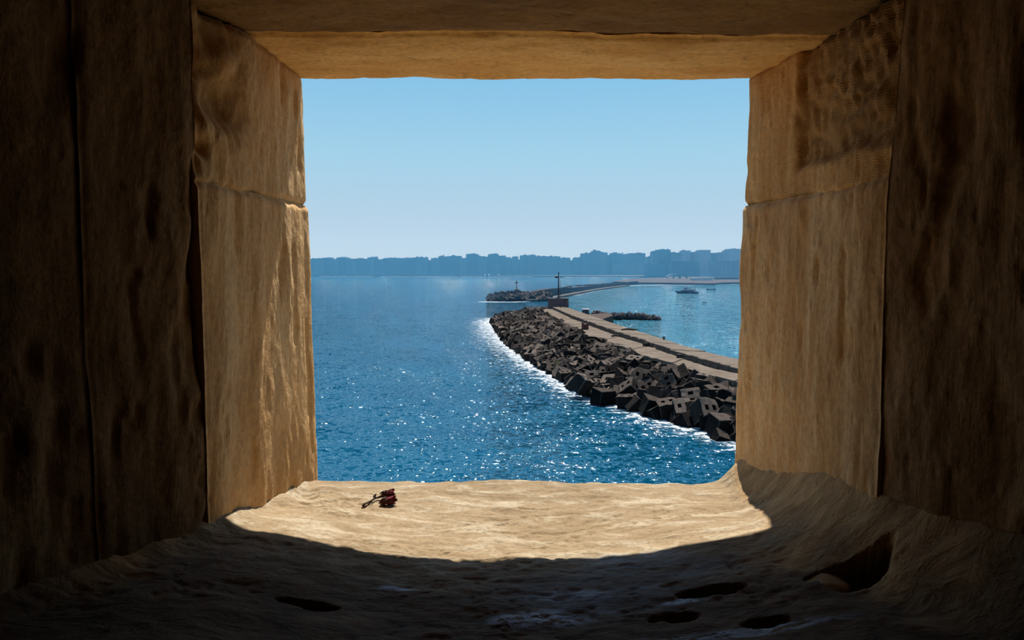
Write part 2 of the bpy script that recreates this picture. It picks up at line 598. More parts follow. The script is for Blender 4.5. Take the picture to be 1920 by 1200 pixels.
class Reveal:
    def __init__(s, pb, pt, side):
        s.b, s.t, s.side = smooth_poly(pb), smooth_poly(pt), side
        s.d = np.r_[0, np.cumsum(np.linalg.norm(np.diff(s.b, axis=0), axis=1))]

    def arc(s, k):               # arc position of corner k of the original polyline
        return s.d[1 + (k - 1) * 5 + 2]

    def at(s, S, Z):
        k = np.clip((Z - Z0) / (ZT - Z0), 0, 1)
        xb, yb = np.interp(S, s.d, s.b[:, 0]), np.interp(S, s.d, s.b[:, 1])
        xt, yt = np.interp(S, s.d, s.t[:, 0]), np.interp(S, s.d, s.t[:, 1])
        x, y = xb * (1 - k) + xt * k, yb * (1 - k) + yt * k
        e = .004
        def tan(dd):
            xa = np.interp(S + dd, s.d, s.b[:, 0]) * (1 - k) + np.interp(S + dd, s.d, s.t[:, 0]) * k
            ya = np.interp(S + dd, s.d, s.b[:, 1]) * (1 - k) + np.interp(S + dd, s.d, s.t[:, 1]) * k
            return xa, ya
        xa, ya = tan(e); xc, yc = tan(-e)
        tx, ty = xa - xc, ya - yc
        L = np.hypot(tx, ty) + 1e-9
        # normal into the opening
        nx, ny = (ty / L, -tx / L)
        sgn = -1 if s.side > 0 else 1
        nx, ny = nx * sgn * -1, ny * sgn * -1
        return x, y, nx, ny


RR = Reveal(PR_B, PR_T, 1)
RL = Reveal(PL_B, PL_T, -1)
# make sure the normals point into the opening (towards x = 0 on the jamb faces)
for rv in (RR, RL):
    x, y, nx, ny = rv.at(np.array([rv.arc(2) + .1]), np.array([CAMZ]))
    rv.flip = -1 if nx[0] * rv.side > 0 else 1


def grid_mesh(name, V, nu, nv, mat, back, flip=False):
    """V (nu*nv,3) surface; closed at the back by offset vectors back"""
    i = np.arange(nu * nv).reshape(nu, nv)
    q = np.stack([i[:-1, :-1], i[1:, :-1], i[1:, 1:], i[:-1, 1:]], -1).reshape(-1, 4)
    ring = np.r_[i[0, :], i[1:, -1], i[-1, -2::-1], i[-2:0:-1, 0]]
    B = V[ring] + back[ring]
    n0 = len(V)
    m = len(ring)
    k = np.arange(m)
    k2 = (k + 1) % m
    side = np.stack([ring[k2], ring[k], n0 + k, n0 + k2], -1)
    allf = np.r_[q, side]
    if flip: allf = allf[:, ::-1]
    me = bpy.data.meshes.new(name)
    me.from_pydata(np.r_[V, B].tolist(), [], allf.tolist())
    me.materials.append(mat)
    sm = np.ones(len(allf), bool); sm[len(q):] = False
    me.polygons.foreach_set('use_smooth', sm)
    me.update()
    return me


def stone(rv, s0, s1, z0, z1, mat, parent, res=.005, amp=1.0, seed=0, gap=.003, extra=None, slope=0.0, label=None, proud=0.0, jd=(.011, .011, .011)):
    nu = max(4, int((s1 - s0) / res)); nv = max(4, int((z1 - z0) / res))
    S, T = np.meshgrid(np.linspace(s0 + gap, s1 - gap, nu), np.linspace(0, 1, nv), indexing='ij')
    Z = z0 + gap + T * (z1 - z0 - 2 * gap) + slope * (S - s0) * (1 if True else 0)
    S, Z, T = S.ravel(), Z.ravel(), T.ravel()
    x, y, nx, ny = rv.at(S, Z)
    nx, ny = nx * rv.flip, ny * rv.flip
    d = amp * (.0035 * fbm(x * 8, y * 8, Z * 4, 2, seed) + .0030 * fbm(x * 34, y * 34, Z * 9, 4, seed + 5, .6)) + proud
    # erosion pits, mostly drawn out vertically
    pit = fbm(x * 32, y * 32, Z * 9, 3, seed + 9)
    d -= amp * .007 * sstep(.55, 1.0, pit)
    wv = .003 * vnoise(x * 40, y * 40, Z * 40, seed + 3)
    for e, k in ((S - s0, jd[0]), (s1 - S, jd[1]), (np.minimum(T * (z1 - z0), (1 - T) * (z1 - z0)), jd[2])):
        d = d - k * np.exp(-(np.clip(e + wv, 0, 1) / .006) ** 2)
    brk = np.zeros(len(S))
    if extra is not None:
        dd = extra(S, Z, x, y)
        if isinstance(dd, tuple): dd, brk = dd
        d = d + dd
    V = np.stack([x + nx * d, y + ny * d, Z], 1)
    back = np.stack([-nx * .05, -ny * .05, 0 * Z], 1)
    fl = (rv.side * rv.flip) > 0
    me = grid_mesh('stone', V, nu, nv, mat, back, flip=False)
    # orient
    p = me.polygons[len(me.polygons) // 3]
    c = len(V) // 3
    if p.normal.x * nx[c] + p.normal.y * ny[c] < 0:
        me.flip_normals()
    if brk.any():
        at = me.attributes.new('broken', 'FLOAT', 'POINT')
        fullb = np.zeros(len(me.vertices), np.float32); fullb[:len(brk)] = brk
        at.data.foreach_set('value', fullb)
    return obj('stone', me, parent, label=label)


wl = empty('wall_left', (0, 0, 0), 'pitted brown stone reveal and dark splayed wall left of the opening', 'wall', kind='structure')
wr = empty('wall_right', (0, 0, 0), 'brown stone reveal and dark splayed wall right of the opening', 'wall', kind='structure')

aR = [0] + [RR.arc(k) for k in range(1, 7)]
aL = [0] + [RL.arc(k) for k in range(1, 7)]


def px_of(x, y, Z):
    cy, cz = y * math.cos(PITCH) - (Z - CAMZ) * math.sin(PITCH), y * math.sin(PITCH) + (Z - CAMZ) * math.cos(PITCH)
    return 960 + F * x / cy, 600 - F * cz / cy


def ex_ru(S, Z, x, y):          # upper right stone: rough recess inside the combed face
    n = .012 * fbm(x * 14, y * 14, Z * 14, 3, 71)
    m = sstep(.205, .222, (S - aR[2]) + n) * sstep(CAMZ + .175, CAMZ + .19, Z + n)
    rough = .006 * fbm(x * 60, y * 60, Z * 60, 3, 55)
    return m * (-.014 + rough), m * .85


def ex_rl(S, Z, x, y):          # outer edge bulges a little under the joint
    return .004 * np.exp(-((S - aR[2]) / .02) ** 2) * sstep(.10, .0, np.abs(Z - CAMZ)) - .004 * sstep(.05, -.1, Z - CAMZ) * 0


def ex_lu(S, Z, x, y):          # broken inner corner of the upper left stone
    u = S - aL[2]
    n = .030 * fbm(x * 12, y * 12, Z * 9, 4, 31)
    m = sstep(.275, .345, u + n) * sstep(CAMZ + .20, CAMZ + .27, Z + n * .6)
    chip = .012 * fbm(x * 30, y * 30, Z * 22, 3, 33)
    hole = -.02 * np.exp(-(((u - .40) / .012) ** 2 + ((Z - CAMZ - .185) / .016) ** 2))
    return m * (-.034 + chip) + hole, m * .6


def ex_ll(S, Z, x, y):
    u = S - aL[2]
    return -.004 * np.exp(-((u - .33 - .02 * vnoise(Z * 9, 0, 0, 4)) / .035) ** 2) + .004 * np.exp(-((u - .26) / .03) ** 2)


# thin mortar ridges/joint between upper and lower jamb stones is the recess at JZ
stone(RR, aR[2] - .06, aR[4] + .006, JZ, ZT + .01, M_JAMB_COMB, wr, seed=11, amp=.7, jd=(.008, .0008, .007), gap=.0012, extra=ex_ru, slope=-.03)
stone(RR, aR[2] - .06, aR[4] + .006, Z0 - .03, JZ, M_JAMB, wr, seed=12, amp=.75, jd=(.008, .0008, .007), gap=.0012, extra=ex_rl, slope=-.0, proud=.004)
stone(RL, aL[2] - .06, aL[4] + .008, JZ, ZT + .01, M_JAMB, wl, seed=21, amp=.85, jd=(.008, .0008, .007), gap=.0012, extra=ex_lu, slope=-.02)
stone(RL, aL[2] - .06, aL[4] + .008, Z0 - .03, JZ, M_JAMB, wl, seed=22, amp=.6, jd=(.008, .0008, .007), gap=.0012, extra=ex_ll, proud=.004)
# splayed inner walls
for rv, a, par, sd in ((RR, aR, wr, 40), (RL, aL, wl, 60)):
    zj = [Z0 - .03, ZT + .01]
    s_end = [a[4] + (.185 if par is wl else .30)]
    for k in range(1):
        def ex_in(S, Z, x, y, sd=sd, k=k):
            return .008 * fbm(x * 5, y * 5, Z * 3, 3, sd) - .008 * sstep(.35, .9, fbm(x * 16, y * 16, Z * 5, 3, sd + 7 + k))
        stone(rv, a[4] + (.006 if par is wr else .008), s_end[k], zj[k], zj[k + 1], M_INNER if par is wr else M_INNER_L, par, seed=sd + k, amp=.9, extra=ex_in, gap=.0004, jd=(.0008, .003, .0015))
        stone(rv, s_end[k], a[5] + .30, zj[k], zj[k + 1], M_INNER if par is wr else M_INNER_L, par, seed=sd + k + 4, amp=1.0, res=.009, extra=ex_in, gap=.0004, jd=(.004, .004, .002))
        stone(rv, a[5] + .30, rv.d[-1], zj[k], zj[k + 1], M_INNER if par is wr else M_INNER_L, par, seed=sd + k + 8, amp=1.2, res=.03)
    # outer face beside the opening
    stone(rv, 0, a[2] - .06, JZ, ZT + .01, M_JAMB, par, seed=sd + 20, res=.03)
    stone(rv, 0, a[2] - .06, Z0 - .03, JZ, M_JAMB, par, seed=sd + 21, res=.03)


def ceiling_slab(y0, y1, mat, seed, z=0.0, res=.006, x0=-.60, x1=.66, amp=1.0, par=None):
    nu, nv = int((x1 - x0) / res), max(4, int((y1 - y0) / res))
    X, Y = np.meshgrid(np.linspace(x0, x1, nu), np.linspace(y0 + .002, y1 - .002, nv), indexing='ij')
    X, Y = X.ravel(), Y.ravel()
    d = amp * (.004 * fbm(X * 5, Y * 9, X * 0, 3, seed) + .0018 * fbm(X * 22, Y * 40, X * 0, 4, seed + 2))
    e = np.minimum(Y - y0, y1 - Y) + .003 * vnoise(X * 30, Y * 30, X * 0, seed)
    d += .010 * np.exp(-(np.clip(e, 0, 1) / .007) ** 2)
    Z = ZT - .003 * X / .45 + d + z
    V = np.stack([X, Y, Z], 1)
    me = grid_mesh('slab', V, nu, nv, mat, np.tile([0, 0, .05], (len(V), 1)))
    if me.polygons[10].normal.z > 0: me.flip_normals()
    return obj('slab', me, par)


ce = empty('ceiling', (0, 0, 0), 'stone lintel slabs spanning over the opening', 'ceiling', kind='structure')
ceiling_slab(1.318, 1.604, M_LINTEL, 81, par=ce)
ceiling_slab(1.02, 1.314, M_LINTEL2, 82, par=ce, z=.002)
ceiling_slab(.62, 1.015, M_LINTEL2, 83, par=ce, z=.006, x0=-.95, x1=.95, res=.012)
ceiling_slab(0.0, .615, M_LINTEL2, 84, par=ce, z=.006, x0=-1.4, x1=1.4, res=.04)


# sill: one continuous plastered surface
def wall_x(rv, Y):
    """x of the reveal at depth Y near the sill"""
    p = rv.b
    seg = p[(p[:, 1] <= 1.6001)]
    order = np.argsort(seg[:, 1])
    return np.interp(Y, seg[order, 1], seg[order, 0])


def px_floor(px, py):
    z = Z0
    for _ in range(12):
        p = on_z(px, py, z)
        z = .5 * z + .5 * float(sill_z(np.array([p[0]]), np.array([p[1]]), False)[0])
    return p[0], p[1]


PITS = [  # pixel, half sizes in metres, depth
    (1612, 1068, .052, .026, .055), (1550, 1078, .034, .012, .02),
    (1350, 1104, .040, .012, .022), (1310, 1112, .03, .012, .016), (1270, 1156, .034, .018, .018),
    (1430, 1166, .036, .012, .015), (570, 1130, .042, .010, .016), (600, 1138, .03, .008, .014)]


def sill_z(X, Y, detail=True):
    xr, xl = wall_x(RR, Y), wall_x(RL, Y)
    z = Z0 + .0095 * sstep(1.30, 1.60, Y) - .003 * X
    z = z + .036 * sstep(.10, .48, np.abs(X)) ** 1.3 * sstep(1.52, 1.2, Y)
    n = vnoise(X * 9, Y * 9, 0 * X, 3)
    dr = np.clip(xr - X, 0, 9)
    q = sstep(1.55, 1.10, Y)
    z = z + (.058 + .045 * q) * np.clip(1 - dr / (.085 + .05 * q + .02 * n), 0, 1) ** 2
    dl = np.clip(X - xl, 0, 9)
    z = z + (.020 + .004 * n) * sstep(1.60, 1.50, Y) * np.clip(1 - dl / (.05 + .02 * n), 0, 1) ** 1.8
    # lump of plaster in the outer left corner
    z = z + .014 * np.exp(-(((X + .385) / .025) ** 2 + ((Y - 1.50) / .04) ** 2)) + .010 * np.exp(-(((X + .43) / .02) ** 2 + ((Y - 1.40) / .03) ** 2)) + .008 * np.exp(-(((X + .36) / .018) ** 2 + ((Y - 1.42) / .03) ** 2))
    z = z + .005 * fbm(X * 3, Y * 4, 0 * X, 3, 91) * sstep(1.62, 1.45, Y)
    if detail:
        z = z + .0022 * fbm(X * 22, Y * 30, 0 * X, 4, 92)
        rough = sstep(.0, .8, fbm(X * 3.2, Y * 9, 0 * X, 2, 93) + .6 * np.exp(-((Y - 1.36) / .05) ** 2) * (X > -.1))
        z = z - .0035 * rough * sstep(.1, .9, fbm(X * 45, Y * 70, 0 * X, 3, 94))
        # flaked plaster in the left corner
        fl = np.exp(-(((X + .33) / .09) ** 2 + ((Y - 1.40) / .07) ** 2))
        z = z + fl * .007 * fbm(X * 30, Y * 60, 0 * X, 3, 95)
        # a thin crack
        cx, cy = px_floor(1000, 954)
        z = z - .005 * np.exp(-((Y - cy - .01 * (X - cx)) / .0035) ** 2) * sstep(.034, .026, np.abs(X - cx))
        for px, py, a, b, dep in PITS:
            cx, cy = px_floor(px, py)
            wob = .25 * vnoise(X * 24, Y * 24, 0 * X, int(px)) + .18 * vnoise(X * 55, Y * 55, 0 * X, 5)
            r = np.sqrt(((X - cx) / a) ** 2 + ((Y - cy) / b) ** 2) + wob
            z = z - dep * sstep(1.05, .72, r)
    return z


fx = np.concatenate([np.linspace(-1.4, -.66, 16, endpoint=False), np.linspace(-.66, .74, 400, endpoint=False), np.linspace(.74, 1.4, 14)])
fy = np.concatenate([np.linspace(-.2, .86, 22, endpoint=False), np.linspace(.86, 1.592, 250, endpoint=False), np.linspace(1.592, 1.606, 6)])
FX, FY = np.meshgrid(fx, fy, indexing='ij')
A, B = FX.ravel(), FY.ravel()
edge_w = .006 * fbm(A * 8, 0 * A, 0 * A, 4, 97)
Zs = sill_z(A, B)
rim = sstep(1.565, 1.606, B - edge_w)
Zs = Zs - .010 * rim ** 2 + .006 * fbm(A * 7, 0 * A, 0 * A, 4, 99) * rim + .006 * sstep(.23, .17, np.abs(A - .44)) * rim * 0
Vf = np.stack([A, B, Zs], 1)
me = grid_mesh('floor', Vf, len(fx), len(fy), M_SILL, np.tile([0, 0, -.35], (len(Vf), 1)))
if me.polygons[5000].normal.z < 0: me.flip_normals()
patch_ = np.zeros(len(Vf)); gr_ = np.zeros(len(Vf))
for px, py, a, b, w in ((1030, 1160, .055, .022, 1), (1070, 1118, .07, .02, .9), (1275, 1126, .035, .008, 1), (740, 1104, .03, .006, 1), (1080, 1145, .05, .012, 1),
                        (1290, 1076, .03, .008, .5), (1180, 1050, .10, .025, .35), (1400, 1185, .12, .012, .6), (960, 1165, .03, .02, .8)):
    cx, cy = px_floor(px, py)
    patch_ = np.maximum(patch_, w * sstep(1.4, .4, np.sqrt(((A - cx) / a) ** 2 + ((B - cy) / b) ** 2)))
for px, py, a, b in ((1130, 1110, .16, .08), (1230, 1070, .14, .05)):
    cx, cy = px_floor(px, py)
    gr_ = np.maximum(gr_, .9 * sstep(1.3, .5, np.sqrt(((A - cx) / a) ** 2 + ((B - cy) / b) ** 2)))
drr = wall_x(RR, B) - A
dll = A - wall_x(RL, B)
nn_ = .05 * fbm(A * 12, B * 12, 0 * A, 3, 140)
br_ = np.maximum(sstep(.16, .05, drr + nn_) * sstep(.80, 1.0, B) , sstep(.10, .0, dll + nn_) * .7 * sstep(.9, 1.05, B) * sstep(1.2, 1.14, B))
lit = sstep(.44, .41, A + .14 * (1.2 - B)) * sstep(1.15, 1.25, B)
br_ = br_ * (1 - lit * (A > 0))
base_z = sill_z(A, B, False)
br_ = br_ * sstep(.022, .012, base_z - sill_z(A, B))
for nm, a_ in (('bluish_patch', patch_), ('grey', gr_), ('brown', br_)):
    at = me.attributes.new(nm, 'FLOAT', 'POINT')
    full = np.zeros(len(me.vertices), np.float32); full[:len(Vf)] = a_
    at.data.foreach_set('value', full)
fl = obj('floor', me, None, 'uneven plastered stone sill, sunlit at the opening and dark with pits inside', 'sill', kind='structure')

# unseen slope added outside below the sightline to bounce sunlight onto soffit and jambs
ox, oy = np.meshgrid(np.linspace(-1.5, 1.5, 60), np.linspace(1.60, 3.3, 30), indexing='ij')
ox, oy = ox.ravel(), oy.ravel()
oz = Z0 - .012 - .50 * (oy - 1.60) + .008 * fbm(ox * 6, oy * 6, 0 * ox, 4, 120)
me = grid_mesh('added_bounce_slope', np.stack([ox, oy, oz], 1), 60, 30, M_OUT, np.tile([0, 0, -.6], (1800, 1)))
if me.polygons[900].normal.z < 0: me.flip_normals()
obj('added_bounce_slope', me, fl)

# masonry mass behind the visible stones and the dark room behind the camera
def prism(name, poly, z0, z1, mat, **kw):
    n = len(poly)
    v = [(p[0], p[1], z0) for p in poly] + [(p[0], p[1], z1) for p in poly]
    f = [tuple(range(n))[::-1], tuple(range(n, 2 * n))] + [(i, (i + 1) % n, n + (i + 1) % n, n + i) for i in range(n)]
    return obj(name, mesh(name, v, f, mat), **kw)


def offset_profile(pb, side, o=.045):
    return [(p[0] + side * o, p[1] - (o if i < 3 else 0)) for i, p in enumerate(pb)]


for side, pb, par in ((1, PR_B, wr), (-1, PL_B, wl)):
    core = [(side * 3.0, 1.58)] + [(side * 1.12, 1.58), (pb[2][0] + side * .055, 1.57)]
    core += [(p[0] + side * .06, p[1]) for p in pb[3:7]] + [(side * 1.32, .0), (side * 1.32, -2.2), (side * 3.0, -2.2)]
    prism('core', core, CAMZ - 1.6, CAMZ + 2.4, M_DARK, parent=par)
MB().box((0, -.3, CAMZ + 1.45), (6.0, 3.78, 1.96)).build('core', M_DARK, ce)
MB().box((0, -.32, CAMZ - 1.25), (6.0, 3.80, 1.2)).build('core', M_DARK, fl)
MB().box((0, -1.75, CAMZ), (6, .4, 4)).build('wall_back', M_DARK, None, label='dark plaster wall behind the viewer', cat='wall', kind='structure')
# outer face of the fort wall around the opening
ow = MB()
ow.box((-2.55, 1.70, CAMZ), (3.0, .2, 6)).box((2.6, 1.70, CAMZ), (3.0, .2, 6))
ow = MB().box((-2.6, 1.50, CAMZ), (3.0, .2, 4.6)).box((2.6, 1.50, CAMZ), (3.0, .2, 4.6)).box((0, 1.52, CAMZ + 1.5), (2.3, .17, 2.0))
ow.box((0, 1.5, CAMZ - 1.75), (8, .2, 1.8)).box((0, 1.8, CAMZ - 8.5), (26, .8, 13))
ow.build('wall_front', M_OUT, None, label='outer stone face of the fort around the opening', cat='wall', kind='structure')


# ------------------------------------------------------------------ the rose and the pebble on the sill
def sz(x, y): return float(sill_z(np.array([x]), np.array([y]))[0])


M_PETAL = flat('petal_dark_red', (.075, .004, .008), .55, .45, 120)
M_PETAL2 = flat('petal_crimson', (.14, .008, .016), .5, .35, 120)
M_STEM = flat('dry_stem', (.05, .024, .009), .7, .3, 200)
M_SEPAL = flat('dry_sepal', (.045, .022, .012), .7, .3, 200)


def petal_sheet(length, width, curl, phi, open_, n=7, m=7, seed=0):
    """a cupped petal wrapped round the bud axis (+X), starting at the base"""
    rr = random.Random(seed)
    v, f = [], []
    w1, w2 = rr.uniform(-.4, .4), rr.uniform(0, 6)
    for i in range(n):
        t = i / (n - 1)
        rad = curl * (math.sin(min(1, t * 1.25) * math.pi * .5) ** .8) * (1 - .25 * t) + open_ * t ** 3
        half = width * math.sin(math.pi * (.12 + .80 * t)) ** .7
        for j in range(m):
            u = j / (m - 1) * 2 - 1
            a = phi + u * half
            L = length * (t - .10 * abs(u) ** 2 * t + .05 * math.sin(5 * u + w2) * t ** 2)
            r2 = rad * (1 + .10 * math.sin(4 * u + w2) * t)
            v.append((L, r2 * math.cos(a), r2 * math.sin(a)))
    for i in range(n - 1):
        for j in range(m - 1):
            a = i * m + j
            f.append((a, a + 1, a + m + 1, a + m))
    # thickness
    nv = len(v)
    v2 = [(p[0], p[1] * .90, p[2] * .90) for p in v]
    f2 = [tuple(k + nv for k in q[::-1]) for q in f]
    rim_ = [j for j in range(m)] + [i * m + m - 1 for i in range(1, n)] + [(n - 1) * m + j for j in range(m - 2, -1, -1)] + [i * m for i in range(n - 2, 0, -1)]
    f3 = [(rim_[k], rim_[(k + 1) % len(rim_)], rim_[(k + 1) % len(rim_)] + nv, rim_[k] + nv) for k in range(len(rim_))]
    return v + v2, f + f2 + f3


def xf(o, pos, direction, roll=0):
    d = Vector(direction).normalized()
    q = d.to_track_quat('X', 'Z')
    o.location = pos
    o.rotation_euler = (q @ Matrix.Rotation(roll, 4, 'X').to_quaternion()).to_euler()


bx_, by_ = px_floor(712, 938)
rose = empty('rose', (bx_, by_, sz(bx_, by_)), 'dried dark red rose sprig with two buds lying on the sunlit sill', 'flower')
base = Vector(rose.location)


def wp(px, py, h):
    """point h above the sill near the rose, local to the rose, seen at a pixel"""
    z = base.z
    for _ in range(8):
        x, y = on_z(px, py, z + h)[:2]
        z = sz(x, y)
    return Vector((x, y, z + h)) - base


A0, A1, A2, A3 = wp(680, 949, .003), wp(692, 941, .005), wp(703, 935, .008), wp(717, 930, .012)
MB().tube([A0, A0.lerp(A1, .35) + Vector((0, 0, .0015)), A1, A2, A3], [.0027, .0022, .0020, .0021, .0026], 8).build('stem', M_STEM, rose, True)
B1 = wp(707, 938, .006)
MB().tube([wp(689, 946.5, .0015), wp(697, 943, .003), B1, wp(716, 939, .008)], [.0006, .0009, .0013, .0018], 6).build('stem', M_STEM, rose, True)
# a small upright leaf
lf = MB()
l0, l1, l2 = wp(701, 936, .008), wp(702, 929, .013), wp(706, 922, .019)
lf.tube([l0, l0.lerp(l1, .5), l1, l1.lerp(l2, .5), l2], [.0009, .0023, .0030, .0020, .0004], 6)
lf.build('leaf', M_SEPAL, rose, True)


def bud(p0, p1, rad, seed, sep_n=5, open_=0.0):
    L = (p1 - p0).length
    core_ = MB().tube([(L * t, 0, 0) for t in (.02, .2, .5, .8, .93)], [rad * .2, rad * .62, rad * .75, rad * .5, rad * .15], 10)
    head_ = core_.build('bud', M_PETAL, rose, True); xf(head_, p0, p1 - p0)
    for k in range(9):
        phi = k * 2.4 + seed
        ring = k // 3
        v, f = petal_sheet(L * (1.0 - .05 * (2 - ring)), 1.15 - .1 * ring, rad * (.62 + .19 * ring), phi, open_ * ring * .5, seed=seed * 11 + k)
        o = obj('petal', mesh('petal', v, f, M_PETAL2 if (k + seed) % 4 == 1 else M_PETAL, True), head_)
    for k in range(sep_n):
        phi = k * 2 * math.pi / sep_n + .4
        pts = []
        v, f = petal_sheet(L * random.uniform(.45, .7), .30, rad * 1.10, phi, rad * .15, n=5, m=4, seed=seed + 50 + k)
        obj('sepal', mesh('sepal', v, f, M_SEPAL, True), head_)


bud(wp(711, 939, .009), wp(742.5, 937, .0085), .0088, 1, open_=.0015)
bud(wp(714, 930, .015), wp(741, 925.0, .017), .0094, 5, open_=.003)
# stray sepal tips
MB().tube([wp(713, 926, .019), wp(716, 923, .021), wp(720, 920, .024)], [.0016, .0014, .0003], 6).build('sepal', M_SEPAL, rose, True)

px_, py_ = px_floor(1089, 904)
py_ = min(py_, 1.585)
cr_ = bmesh.new(); bmesh.ops.create_icosphere(cr_, subdivisions=2, radius=.004)
for v in cr_.verts:
    v.co *= 1 + .35 * random.uniform(-1, 1) * .5; v.co.z *= .75
mm = bpy.data.meshes.new('pebble'); cr_.to_mesh(mm); mm.materials.append(flat('pebble_brown', (.05, .03, .02)))
obj('pebble', mm, None, 'tiny dark brown pebble on the outer lip of the sunlit sill', 'pebble', loc=(on_y(1089, 905, 1.575)[0], 1.575, sz(on_y(1089, 905, 1.575)[0], 1.575) - .0022))
hx, hy = px_floor(1548, 1078)
cr_ = bmesh.new(); bmesh.ops.create_icosphere(cr_, subdivisions=3, radius=.022)
for v in cr_.verts:
    n = float(vnoise(np.array(v.co.x * 60), np.array(v.co.y * 60), np.array(v.co.z * 60), 3))
    v.co *= 1 + .22 * n; v.co.z *= .62; v.co.x *= 1.35
mm = bpy.data.meshes.new('stone_lump'); cr_.to_mesh(mm); mm.materials.append(M_INNER); mm.polygons.foreach_set('use_smooth', [True] * len(mm.polygons))
hx2, hy2 = px_floor(1552, 1082)
obj('stone_lump', mm, None, 'rounded pale stone lump lying in the broken hole of the dark sill', 'stone', loc=(hx2, hy2, float(sill_z(np.array([hx2]), np.array([hy2]), False)[0]) - .013))


# ------------------------------------------------------------------ the near breakwater
bw = empty('breakwater', (15, 130, 0), 'long tan concrete walkway of the breakwater with a raised kerb along its harbour side', 'breakwater')
BO = Vector((15, 130, 0))


def sub(p): return tuple(Vector(p) - BO)


NSEG = 34
E, S_, Rr = resample(edge, NSEG + 1), resample(step, NSEG + 1), resample(right, NSEG + 1)
for k in range(NSEG):
    g = .012

    def quad_slab(a0, a1, b0, b1, z0, z1, mat, name, dz=0.0, sub_=5):
        a0, a1, b0, b1 = [np.array(q, float) for q in (a0, a1, b0, b1)]
        sa, sb = a0 + (a1 - a0) * g, a1 - (a1 - a0) * g
        ta, tb = b0 + (b1 - b0) * g, b1 - (b1 - b0) * g
        nu, nv = 7, 5
        v, f = [], []
        for i in range(nu):
            for j in range(nv):
                p = (sa + (sb - sa) * i / (nu - 1)) * (1 - j / (nv - 1)) + (ta + (tb - ta) * i / (nu - 1)) * (j / (nv - 1))
                jit = .10 * float(vnoise(np.array(p[0] * 1.1), np.array(p[1] * 1.1), np.array(z1), 5))
                if j == 0 and name == 'slab' : p = p + np.array([.35 * float(vnoise(np.array(p[0]), np.array(p[1]), np.array(0.), 8)), 0, 0])
                v.append(sub((p[0], p[1], z1 + jit * .45 + dz)))
        for i in range(nu - 1):
            for j in range(nv - 1):
                a = i * nv + j
                f.append((a, a + nv, a + nv + 1, a + 1))
        ring = [j for j in range(nv)] + [i * nv + nv - 1 for i in range(1, nu)] + [(nu - 1) * nv + j for j in range(nv - 2, -1, -1)] + [i * nv for i in range(nu - 2, 0, -1)]
        n0 = len(v)
        for r_ in ring: v.append((v[r_][0], v[r_][1], z0))
        for q in range(len(ring)):
            q2 = (q + 1) % len(ring)
            f.append((ring[q], ring[q2], n0 + q2, n0 + q))
        me = mesh(name, v, f, mat)
        return obj(name, me, bw)
    quad_slab(E[k][:2].tolist() + [0], E[k + 1][:2].tolist() + [0], S_[k][:2].tolist() + [0], S_[k + 1][:2].tolist() + [0], 2.6, DECK_Z, M_DECK, 'slab', dz=random.uniform(-.05, .05))
    quad_slab(S_[k][:2].tolist() + [0], S_[k + 1][:2].tolist() + [0], Rr[k][:2].tolist() + [0], Rr[k + 1][:2].tolist() + [0], -1.0, TOP_Z, M_CURB, 'kerb_slab', dz=random.uniform(-.06, .04))
# kerb stones standing on the step: a low pale face with gaps
KS = resample(step, 90)
for k in range(70):
    a, b = KS[k], KS[k + 1]
    mid = (a + b) / 2; ln = np.linalg.norm(b[:2] - a[:2])
    an = math.atan2(b[1] - a[1], b[0] - a[0])
    if random.random() < .10: continue
    hh = TOP_Z - DECK_Z + random.uniform(-.02, .14)
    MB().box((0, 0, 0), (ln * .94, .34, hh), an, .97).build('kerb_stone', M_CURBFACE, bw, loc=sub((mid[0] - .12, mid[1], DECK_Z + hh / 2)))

# core under the armour blocks
ew, ww = resample(edgeX, 60), resample(wline, 60)
NS = 60
v, f = [], []
for a, b in zip(ew, ww):
    v += [(a[0], a[1], 3.0), ((a[0] + b[0]) / 2, (a[1] + b[1]) / 2, 1.1), (b[0] * .93 + a[0] * .07, b[1] * .93 + a[1] * .07, -.8)]
for k in range(NS - 1):
    for j in range(2):
        q = k * 3 + j
        f.append((q, q + 3, q + 4, q + 1))
obj('core', mesh('core', [sub(p) for p in v], f, M_CORE), bw)


